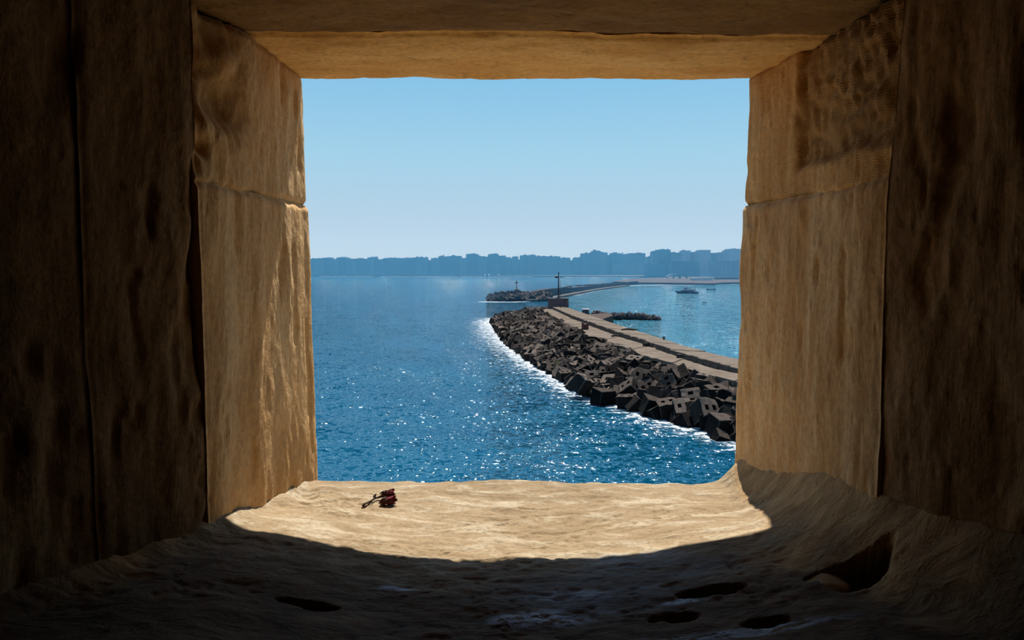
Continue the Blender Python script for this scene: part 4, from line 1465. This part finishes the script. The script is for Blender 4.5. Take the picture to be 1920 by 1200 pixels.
# the city: left px, right px, top px, depth, material, roof pieces (offset 0..1, width px, height px), label
CITY = [
    (560, 590, 486, 1850, 0, [(.5, 4, 1.5)], 'low hazy block cut by the left edge of the opening'),
    (590, 606, 485.5, 1830, 1, [(.3, 3, 1.5), (.8, 2, 1)], 'leftmost hazy block fully seen in the opening'),
    (606, 620, 484, 1850, 0, [(.8, 3, 1.5)], 'hazy block with a knob on its right end, near the left edge'),
    (620, 632, 487, 1820, 1, [(.3, 2, 1)], 'low hazy block left of the domed one'),
    (632, 649, 483, 1860, 0, 'dome', 'hazy building with a broad domed top near the left edge'),
    (649, 666, 486, 1830, 1, [(.6, 2, 1.2)], 'low hazy block just right of the domed building'),
    (666, 690, 486, 1850, 0, [(.35, 6, 2)], 'hazy block with a small raised centre, left part of the skyline'),
    (690, 704, 483.5, 1870, 1, [(.5, 7, 2)], 'hazy block with a square penthouse, left part of the skyline'),
    (704, 722, 487, 1840, 0, [(.6, 3, 1)], 'low flat block between two penthouse blocks'),
    (722, 750, 484.5, 1860, 1, [(.6, 3, 1.8), (.2, 4, 1)], 'broad hazy block with a thin stack at its middle'),
    (750, 778, 485, 1840, 0, [(.45, 12, 1.8)], 'broad hazy block with a low wide attic'),
    (778, 800, 483.5, 1860, 1, [(.45, 8, 1.5)], 'hazy block with a stepped attic, left of the dip'),
    (800, 809, 489, 1900, 0, [(.5, 2, 1)], 'lowest block filling the dip in the left skyline'),
    (809, 823, 485, 1840, 1, [(.4, 5, 1.8)], 'hazy stepped block right of the dip'),
    (823, 846, 481.5, 1850, 0, [(.32, 2.4, 3.5), (.75, 1, 2)], 'flat hazy block with a thin chimney'),
    (846, 863, 480.5, 1860, 0, [(.2, 6, 2)], 'hazy block with a raised left corner'),
    (863, 875, 484.5, 1830, 1, [(.3, 3, 1)], 'low hazy block left of the first square tower'),
    (875, 896, 477.5, 1800, 0, [(.3, 5, 1.5), (.6, 9, 2.4)], 'square hazy tower, first from the left'),
    (896, 913, 482, 1830, 1, [(.55, 3, 2)], 'low hazy block between the two square towers'),
    (916, 934, 477.5, 1800, 0, [(.3, 4, 2), (.6, 4, 2.6)], 'square hazy tower, second from the left'),
    (934, 947, 480.5, 1840, 1, [(.8, 6, 1.6)], 'hazy block adjoining the second square tower'),
    (947, 957, 483, 1820, 0, [(.2, 3, 1.5)], 'short hazy block stepping down right of the second tower'),
    (961, 971, 482, 1840, 1, [(.6, 4, 1.8)], 'narrow hazy block behind the small beacon'),
    (976, 990, 479.5, 1810, 0, [(.55, 4, 2.5)], 'hazy block with a roof knob right of the small beacon'),
    (990, 1004, 479, 1830, 1, [(.6, 7, 2)], 'hazy block with a slanting attic right of the small beacon'),
    (1004, 1049, 481.5, 1820, 0, [(.35, 9, 1.8), (.8, 5, .8)], 'widest flat hazy block, behind the tall mast'),
    (1051, 1068, 484.5, 1840, 1, [(.4, 8, 2), (.9, 2, 1)], 'low hazy block in the dip right of the tall mast'),
    (1068, 1077, 489, 1890, 0, [(.4, 2, 1.5)], 'lowest hazy block in the dip left of the central towers'),
    (1077, 1092, 484, 1820, 0, [(.7, 5, 1.8)], 'hazy shoulder block left of the central tower cluster'),
    (1092, 1112, 476, 1790, 0, [(.4, 3, 3), (.8, 3, 2.5)], 'left block of the tall central cluster'),
    (1112, 1124, 471.5, 1780, 0, [(.4, 5, 3.5)], 'highest middle tower of the central cluster'),
    (1124, 1138, 474, 1790, 1, [(.2, 3, 3)], 'right tower of the central cluster with a stack'),
    (1138, 1148, 479, 1810, 0, [(.3, 4, 1)], 'stepped end of the central cluster'),
    (1148, 1163, 475.5, 1770, 0, [(.5, 6, 2.6)], 'hazy tower with a knob right of the central cluster'),
    (1163, 1181, 477, 1790, 1, [(.3, 1, 4), (.7, 8, .8)], 'hazy block with a thin aerial'),
    (1181, 1209, 475.5, 1770, 0, [(.6, 5, 2.2)], 'broad hazy tower block left of the pale gap'),
    (1209, 1216, 485, 1900, 3, [(.5, 2, 1)], 'pale narrow building in the gap'),
    (1216, 1227, 482, 1700, 1, [(.4, 2, 2.6)], 'short hazy block right of the gap'),
    (1227, 1234, 472.5, 1650, 1, [(.5, 3, 1)], 'narrow left wing of the tallest right-hand tower'),
    (1234, 1256, 469, 1600, 1, [(.45, 9, 1.8)], 'tallest broad tower on the right side'),
    (1256, 1262, 474, 1620, 2, [(.5, 2, 1.5)], 'narrow right wing of the tallest right-hand tower'),
    (1262, 1282, 474.5, 1580, 2, [(.5, 7, 1)], 'greyish flat block beside the tallest right-hand tower'),
    (1282, 1294, 470.5, 1560, 3, [(.25, 4, 2.4)], 'pale pinkish tower with a roof box'),
    (1294, 1304, 474.5, 1590, 2, [(.5, 3, 1)], 'greyish stepped block right of the pinkish tower'),
    (1304, 1314, 473, 1560, 3, [(.2, 2, 1.2)], 'pale narrow block among the right-hand towers'),
    (1314, 1331, 469.5, 1540, 3, [(.25, 5, 1.2), (.75, 5, .8)], 'pale broad tower with two roof boxes'),
    (1331, 1347, 475, 1560, 2, [(.5, 5, 1)], 'lower greyish block left of the last pale blocks'),
    (1347, 1362, 475, 1540, 3, [(.7, 3, 1)], 'flat pale block second from the right edge'),
    (1362, 1370, 471.5, 1520, 3, [(.1, 2, 2.5)], 'pale stepped block with a corner stack near the right edge'),
    (1370, 1420, 467.5, 1500, 3, [(.3, 8, .6)], 'tall pale block cut by the right edge of the opening'),
    # a far low row closes the gaps
    (556, 640, 489, 2020, 1, [(.5, 6, .8)], 'far low block at the left end, behind the front row'),
    (636, 725, 489.5, 2020, 0, [(.5, 6, .8)], 'far low block behind the domed building'),
    (720, 812, 490, 2020, 1, [(.5, 6, .8)], 'far low block behind the thin stack building'),
    (806, 880, 489, 2020, 0, [(.5, 6, .8)], 'far low block behind the thin chimney building'),
    (874, 965, 488.5, 2020, 1, [(.5, 6, .8)], 'far low block behind the two square towers'),
    (960, 1055, 488.5, 2020, 0, [(.5, 6, .8)], 'far low block behind the widest flat block'),
    (1050, 1150, 489, 2020, 1, [(.5, 6, .8)], 'far low block behind the central tower cluster'),
    (1145, 1225, 487, 2020, 0, [(.5, 6, .8)], 'far low block behind the aerial building'),
    (1220, 1420, 484, 2020, 2, [(.5, 6, .8)], 'far low block behind the right-hand towers'),
    (911, 918, 485.5, 1950, 1, [(.5, 2, 1)], 'low distant block in the slit left of the second square tower'),
    (955, 963, 485.5, 1950, 1, [(.5, 2, 1)], 'low distant block in the slit left of the narrow block behind the beacon'),
    (969, 978, 488, 1950, 1, [(.5, 2, 1)], 'low distant block in the slit just right of the small beacon'),
    (1046, 1053, 486, 1950, 1, [(.5, 2, 1)], 'low distant block in the slit behind the tall mast'),
    # nearer, lower row
    (1262, 1310, 491, 1480, 1, [(.4, 10, 1)], 'low wide blue-grey block in front of the pinkish towers'),
    (1338, 1400, 490, 1400, 2, [(.3, 12, 1.2)], 'low wide greyish block in front at the right edge'),
    (1150, 1215, 493, 1700, 1, [(.5, 20, 1)], 'low dark block in front of the aerial building'),
    (1216, 1250, 495, 1560, 0, [(.4, 8, 1)], 'low dark block at the foot of the tallest right-hand tower'),
]
for (x0, x1, ty, Y, mi, roofs, lab) in CITY:
    if Y < 2000 and x0 < 1209: Y = 1800 + (Y - 1800) * .15 + random.uniform(-3, 3)
    a_, b_ = on_y(x0, ty, Y), on_y(x1, ty, Y)
    zt = a_[2]
    cxx = (a_[0] + b_[0]) / 2
    w_ = (b_[0] - a_[0]) * 1.02 + 3
    dp = random.uniform(22, 45)
    g0 = 1.5
    rt = empty('apartment_building', (cxx, Y + dp / 2, g0), lab, 'building', 'hazy apartment blocks along the far shore')
    wa = MB().box((0, 0, (zt - g0) / 2), (w_, dp, zt - g0)).build('wall', M_BLD[mi], rt)
    pxm = Y / F
    H_ = zt - g0
    if roofs == 'dome':
        v, f = [], []
        for i in range(7):
            ph = i / 6 * math.pi / 2
            for k in range(16):
                t_ = k / 16 * 2 * math.pi
                v.append((w_ * .48 * math.cos(ph) * math.cos(t_), dp * .4 * math.cos(ph) * math.sin(t_), H_ + 3.0 * math.sin(ph)))
        for i in range(6):
            for k in range(16): f.append((i * 16 + k, i * 16 + (k + 1) % 16, (i + 1) * 16 + (k + 1) % 16, (i + 1) * 16 + k))
        obj('dome', mesh('dome', v, f, M_BLD[mi], True), rt)
    else:
        roofs = list(roofs) + [(random.uniform(.05, .95), random.uniform(1.2, 4.0), random.uniform(.6, 2.6)) for _ in range(max(2, int((x1 - x0) / 5)))]
        for o_, wpx, hpx in roofs:
            MB().box(((o_ - .5) * w_ * .9, 0, H_ + hpx * pxm / 2), (wpx * pxm, dp * .5, hpx * pxm)).build('rooftop_room', M_BLD[mi], rt)
    pr = MB()
    pr.box((0, -dp / 2 + .3, H_ + .5), (w_, .6, 1.0)).box((-w_ / 2 + .3, 0, H_ + .5), (.6, dp, 1.0)).box((w_ / 2 - .3, 0, H_ + .5), (.6, dp, 1.0))
    if roofs != 'dome': pr.build('parapet', M_BLD[mi], rt)
    # balconies and window strips: stacked floor bands
    wb = MB()
    nb = max(2, int(w_ / 7))
    for q in range(nb):
        bxx = -w_ / 2 + (q + .5) * w_ / nb
        if random.random() < .35: continue
        for fl_ in range(2, int(H_ / 3.4)):
            wb.box((bxx, -dp / 2 - .4, fl_ * 3.4), (w_ / nb * .62, 1.1, 1.1))
    if wb.v: wb.build('balconies', M_BLD[min(4, mi + 1)], wa, kind='stuff')

# the city goes on to both sides, out of the frame
m_ = MB()
r2 = random.Random(3)
for x_a, x_b in ((-2600, -520), (660, 2600)):
    x = x_a
    while x < x_b:
        w_ = r2.uniform(18, 45); h_ = r2.uniform(34, 62)
        m_.box((x + w_ / 2, 1815 + r2.uniform(0, 30) + max(0, (x - 700) * .05), 1.5 + h_ / 2), (w_ * 1.05, 35, h_))
        m_.box((x + w_ * r2.uniform(.3, .7), 1830, 1.5 + h_ + 2), (w_ * .3, 12, 4))
        x += w_
m_.build('city_blocks', M_BLD[1], None, label='rows of hazy apartment blocks going on along the shore beyond the opening', cat='buildings', kind='stuff')

# umbrellas / tents as white specks on the beach
for px in (911, 918, 936):
    x, y, _ = on_z(px, 516.6, 2.2)
    y = min(y, 1890); x = (px - 960) / F * y
    te = empty('beach_tent', (x, y - 40, 2.2), 'tiny white beach tent, %s of three left of the small beacon' % {911: 'leftmost', 918: 'middle one', 936: 'rightmost'}[px], 'tent')
    MB().box((0, 0, 1.3), (2.6, 2.6, 2.6)).build('side', M_WHITE, te)
    MB().box((0, 0, 3.2), (3.2, 3.2, 1.4), 0, .1).build('roof', M_WHITE, te)


# ------------------------------------------------------------------ boats
def hull_mesh(L, Bm, H, rake, n=12):
    v, f = [], []
    for i in range(n + 1):
        t = i / n
        x = -L / 2 + L * t
        w = Bm / 2 * (1 - abs(2 * max(0, .5 - t)) ** 2.2) * (1 - .25 * max(0, t - .6))
        zt_ = H * (1 + .55 * (1 - t) ** 2.5)
        x_top = x - rake * (1 - t) ** 3
        for s_ in (-1, 1):
            v += [(x_top, s_ * w, zt_), (x, s_ * w * .8, .25 * H), (x, s_ * w * .35, -.35 * H)]
    for i in range(n):
        q, r_ = i * 6, (i + 1) * 6
        f += [(q, q + 1, r_ + 1, r_), (q + 1, q + 2, r_ + 2, r_ + 1), (q + 3, r_ + 3, r_ + 4, q + 4), (q + 4, r_ + 4, r_ + 5, q + 5), (q, r_, r_ + 3, q + 3), (q + 2, q + 5, r_ + 5, r_ + 2)]
    e_ = n * 6
    f += [(e_, e_ + 1, e_ + 4, e_ + 3), (e_ + 1, e_ + 2, e_ + 5, e_ + 4), (0, 3, 4, 1), (1, 4, 5, 2)]
    return v, f


p = on_z(1290, 550.5, 0)
L = 40 / F * p[1]
ft = empty('ferry', (p[0], p[1] + 2, 0), 'grey-blue tour boat with an upper deck of passengers moored in the harbour', 'boat')
v, f = hull_mesh(L, 4.2, L * .085, 1.2)
obj('hull', mesh('hull', v, f, M_HULL), ft)
k_ = L / 40.0   # metres per pixel of the photograph
cbn = MB().box((1.5 * k_, 0, 5.2 * k_), (25 * k_, 3.2, 3.6 * k_)).build('cabin', M_CABIN, ft)
for q in range(9): MB().box(((-9 + q * 2.5) * k_, -1.62, 5.6 * k_), (1.5 * k_, .06, 1.3 * k_)).build('window', M_PALE if q == 8 else M_HULL, cbn)
MB().box((1.5 * k_, 0, 7.3 * k_), (28 * k_, 3.6, .45 * k_)).build('upper_deck', M_PALE, ft)
MB().box((8.5 * k_, 0, 9.6 * k_), (9 * k_, 3.3, .4 * k_)).build('awning', M_CABIN, ft)
for dx in (4.5, 8.5, 12.5):
    for dy in (-1.5, 1.5): MB().box((dx * k_, dy, 8.5 * k_), (.12, .12, 2.2 * k_)).build('post', M_CABIN, ft)
MB().box((-4 * k_, 0, 9.0 * k_), (3.5 * k_, 2.4, 3.0 * k_), 0, .8).build('wheelhouse', M_HULL, ft)
MB().box((13.5 * k_, 0, 4.6 * k_), (2.5 * k_, 3.3, 2.2 * k_)).build('stern_locker', M_PALE, ft)
MB().tube([(-11 * k_, 0, 4 * k_), (-12 * k_, 0, 9 * k_)], .07, 6).build('flagstaff', M_STEEL, ft)
MB().tube([(0, 0, 8 * k_), (0, 0, 12 * k_)], .08, 6).build('mast', M_STEEL, ft)
ra = MB()
for q in range(12): ra.box(((-11 + q * 2.2) * k_, -1.75, 8.0 * k_), (.06, .06, 1.2 * k_))
ra.box((1.2 * k_, -1.75, 8.6 * k_), (25 * k_, .06, .08)).build('railing', M_STEEL, ft)


def human(h=1.7):
    bm = bmesh.new()
    J = {'pel': (0, 0, .52), 'ch': (0, 0, .74), 'nk': (0, 0, .84), 'hd': (0, 0, .93), 'kl': (-.055, .0, .27), 'fl': (-.06, 0, .02), 'kr': (.055, 0, .27), 'fr': (.06, 0, .02),
         'el': (-.15, .01, .64), 'hl': (-.14, -.05, .50), 'er': (.15, .01, .64), 'hr': (.14, -.05, .50), 'sl': (-.10, 0, .80), 'sr': (.10, 0, .80)}
    rad = {'pel': .085, 'ch': .09, 'nk': .035, 'hd': .06, 'kl': .045, 'fl': .03, 'kr': .045, 'fr': .03, 'el': .03, 'hl': .022, 'er': .03, 'hr': .022, 'sl': .045, 'sr': .045}
    ed = [('pel', 'ch'), ('ch', 'nk'), ('nk', 'hd'), ('pel', 'kl'), ('kl', 'fl'), ('pel', 'kr'), ('kr', 'fr'), ('ch', 'sl'), ('sl', 'el'), ('el', 'hl'), ('ch', 'sr'), ('sr', 'er'), ('er', 'hr')]
    names = list(J)
    me = bpy.data.meshes.new('body')
    me.from_pydata([tuple(c * h for c in J[n]) for n in names], [(names.index(a), names.index(b)) for a, b in ed], [])
    o = bpy.data.objects.new('body', me)
    COL.objects.link(o)
    sk = o.modifiers.new('skin', 'SKIN')
    for i, n in enumerate(names):
        me.skin_vertices[0].data[i].radius = (rad[n] * h, rad[n] * h) if me.skin_vertices else None
    me.skin_vertices[0].data[0].use_root = True
    o.modifiers.new('sub', 'SUBSURF').levels = 1
    dg = bpy.context.evaluated_depsgraph_get()
    m2_ = bpy.data.meshes.new_from_object(o.evaluated_get(dg))
    bpy.data.objects.remove(o)
    m2_.materials.clear(); m2_.materials.append(M_CLOTH)
    return m2_


try:
    tmp = bpy.data.meshes.new('t')
    HUM = None
    me = bpy.data.meshes.new('p')
    HUM = human()
except Exception as ex:
    # skin data layer needs the modifier operator context: fall back to tapered limbs lofted as one surface
    print('skin fallback', ex)
    m_ = MB()
    m_.tube([(0, 0, .85), (0, 0, 1.1), (0, 0, 1.38), (0, 0, 1.45), (0, 0, 1.5), (0, 0, 1.58), (0, 0, 1.7)], [.15, .14, .19, .08, .06, .11, .05], 8)
    for s_ in (-1, 1):
        m_.tube([(s_ * .08, 0, .9), (s_ * .09, 0, .45), (s_ * .1, 0, 0)], [.09, .06, .045], 6)
        m_.tube([(s_ * .18, 0, 1.38), (s_ * .25, .02, 1.1), (s_ * .22, -.1, .85)], [.05, .04, .03], 6)
    HUM = mesh('person', m_.v, m_.f, M_CLOTH, True)
for q, (dx, dy) in enumerate(((-7, .4), (-1.6, -.5), (.6, .6), (2.6, -.8), (5.2, .3))):
    o = obj('person', HUM, None, 'person in dark clothes standing on the upper deck of the tour boat', 'person', 'passengers on the tour boat', None,
            (ft.location.x + dx * k_, ft.location.y + dy, 7.5 * k_))
    o.rotation_euler = (0, 0, random.uniform(0, 6))
    o.scale = (1, 1, random.uniform(.9, 1.0))

for px, py, wpx, lab in ((1333, 543.6, 17, 'long low dark rowing boat beyond the tour boat'), (1321, 567, 8, 'tiny dark rowing boat alone in the harbour, nearer than the tour boat')):
    p = on_z(px, py, 0)
    L2 = wpx / F * p[1]
    rt = empty('rowing_boat', (p[0], p[1], 0), lab, 'boat')
    v, f = hull_mesh(L2, L2 * .26, L2 * .09, .3, 8)
    obj('hull', mesh('hull', v, f, M_HULL), rt)
    for dx in (-.15, .15): MB().box((dx * L2, 0, L2 * .11), (.3, L2 * .24, .06)).build('thwart', M_WOOD, rt)
    MB().box((L2 * .42, 0, L2 * .12), (L2 * .12, L2 * .18, L2 * .07)).build('stern_seat', M_HULL, rt)

# ------------------------------------------------------------------ sea haze over the bay
hz = NT('sea_haze')
hz.t.nodes.remove(hz.b)
vs = hz.n('ShaderNodeVolumeScatter')
vs.inputs['Color'].default_value = (.15, .55, 1.0, 1)
vs.inputs['Density'].default_value = 3.1e-4
vs.inputs['Anisotropy'].default_value = 0.0
hz.l(vs.outputs[0], hz.out.inputs['Volume'])
MB().box((0, 1330, 58), (7000, 2300, 112)).build('haze', hz.m, None, label='thin blue sea haze over the bay', cat='haze', kind='stuff')
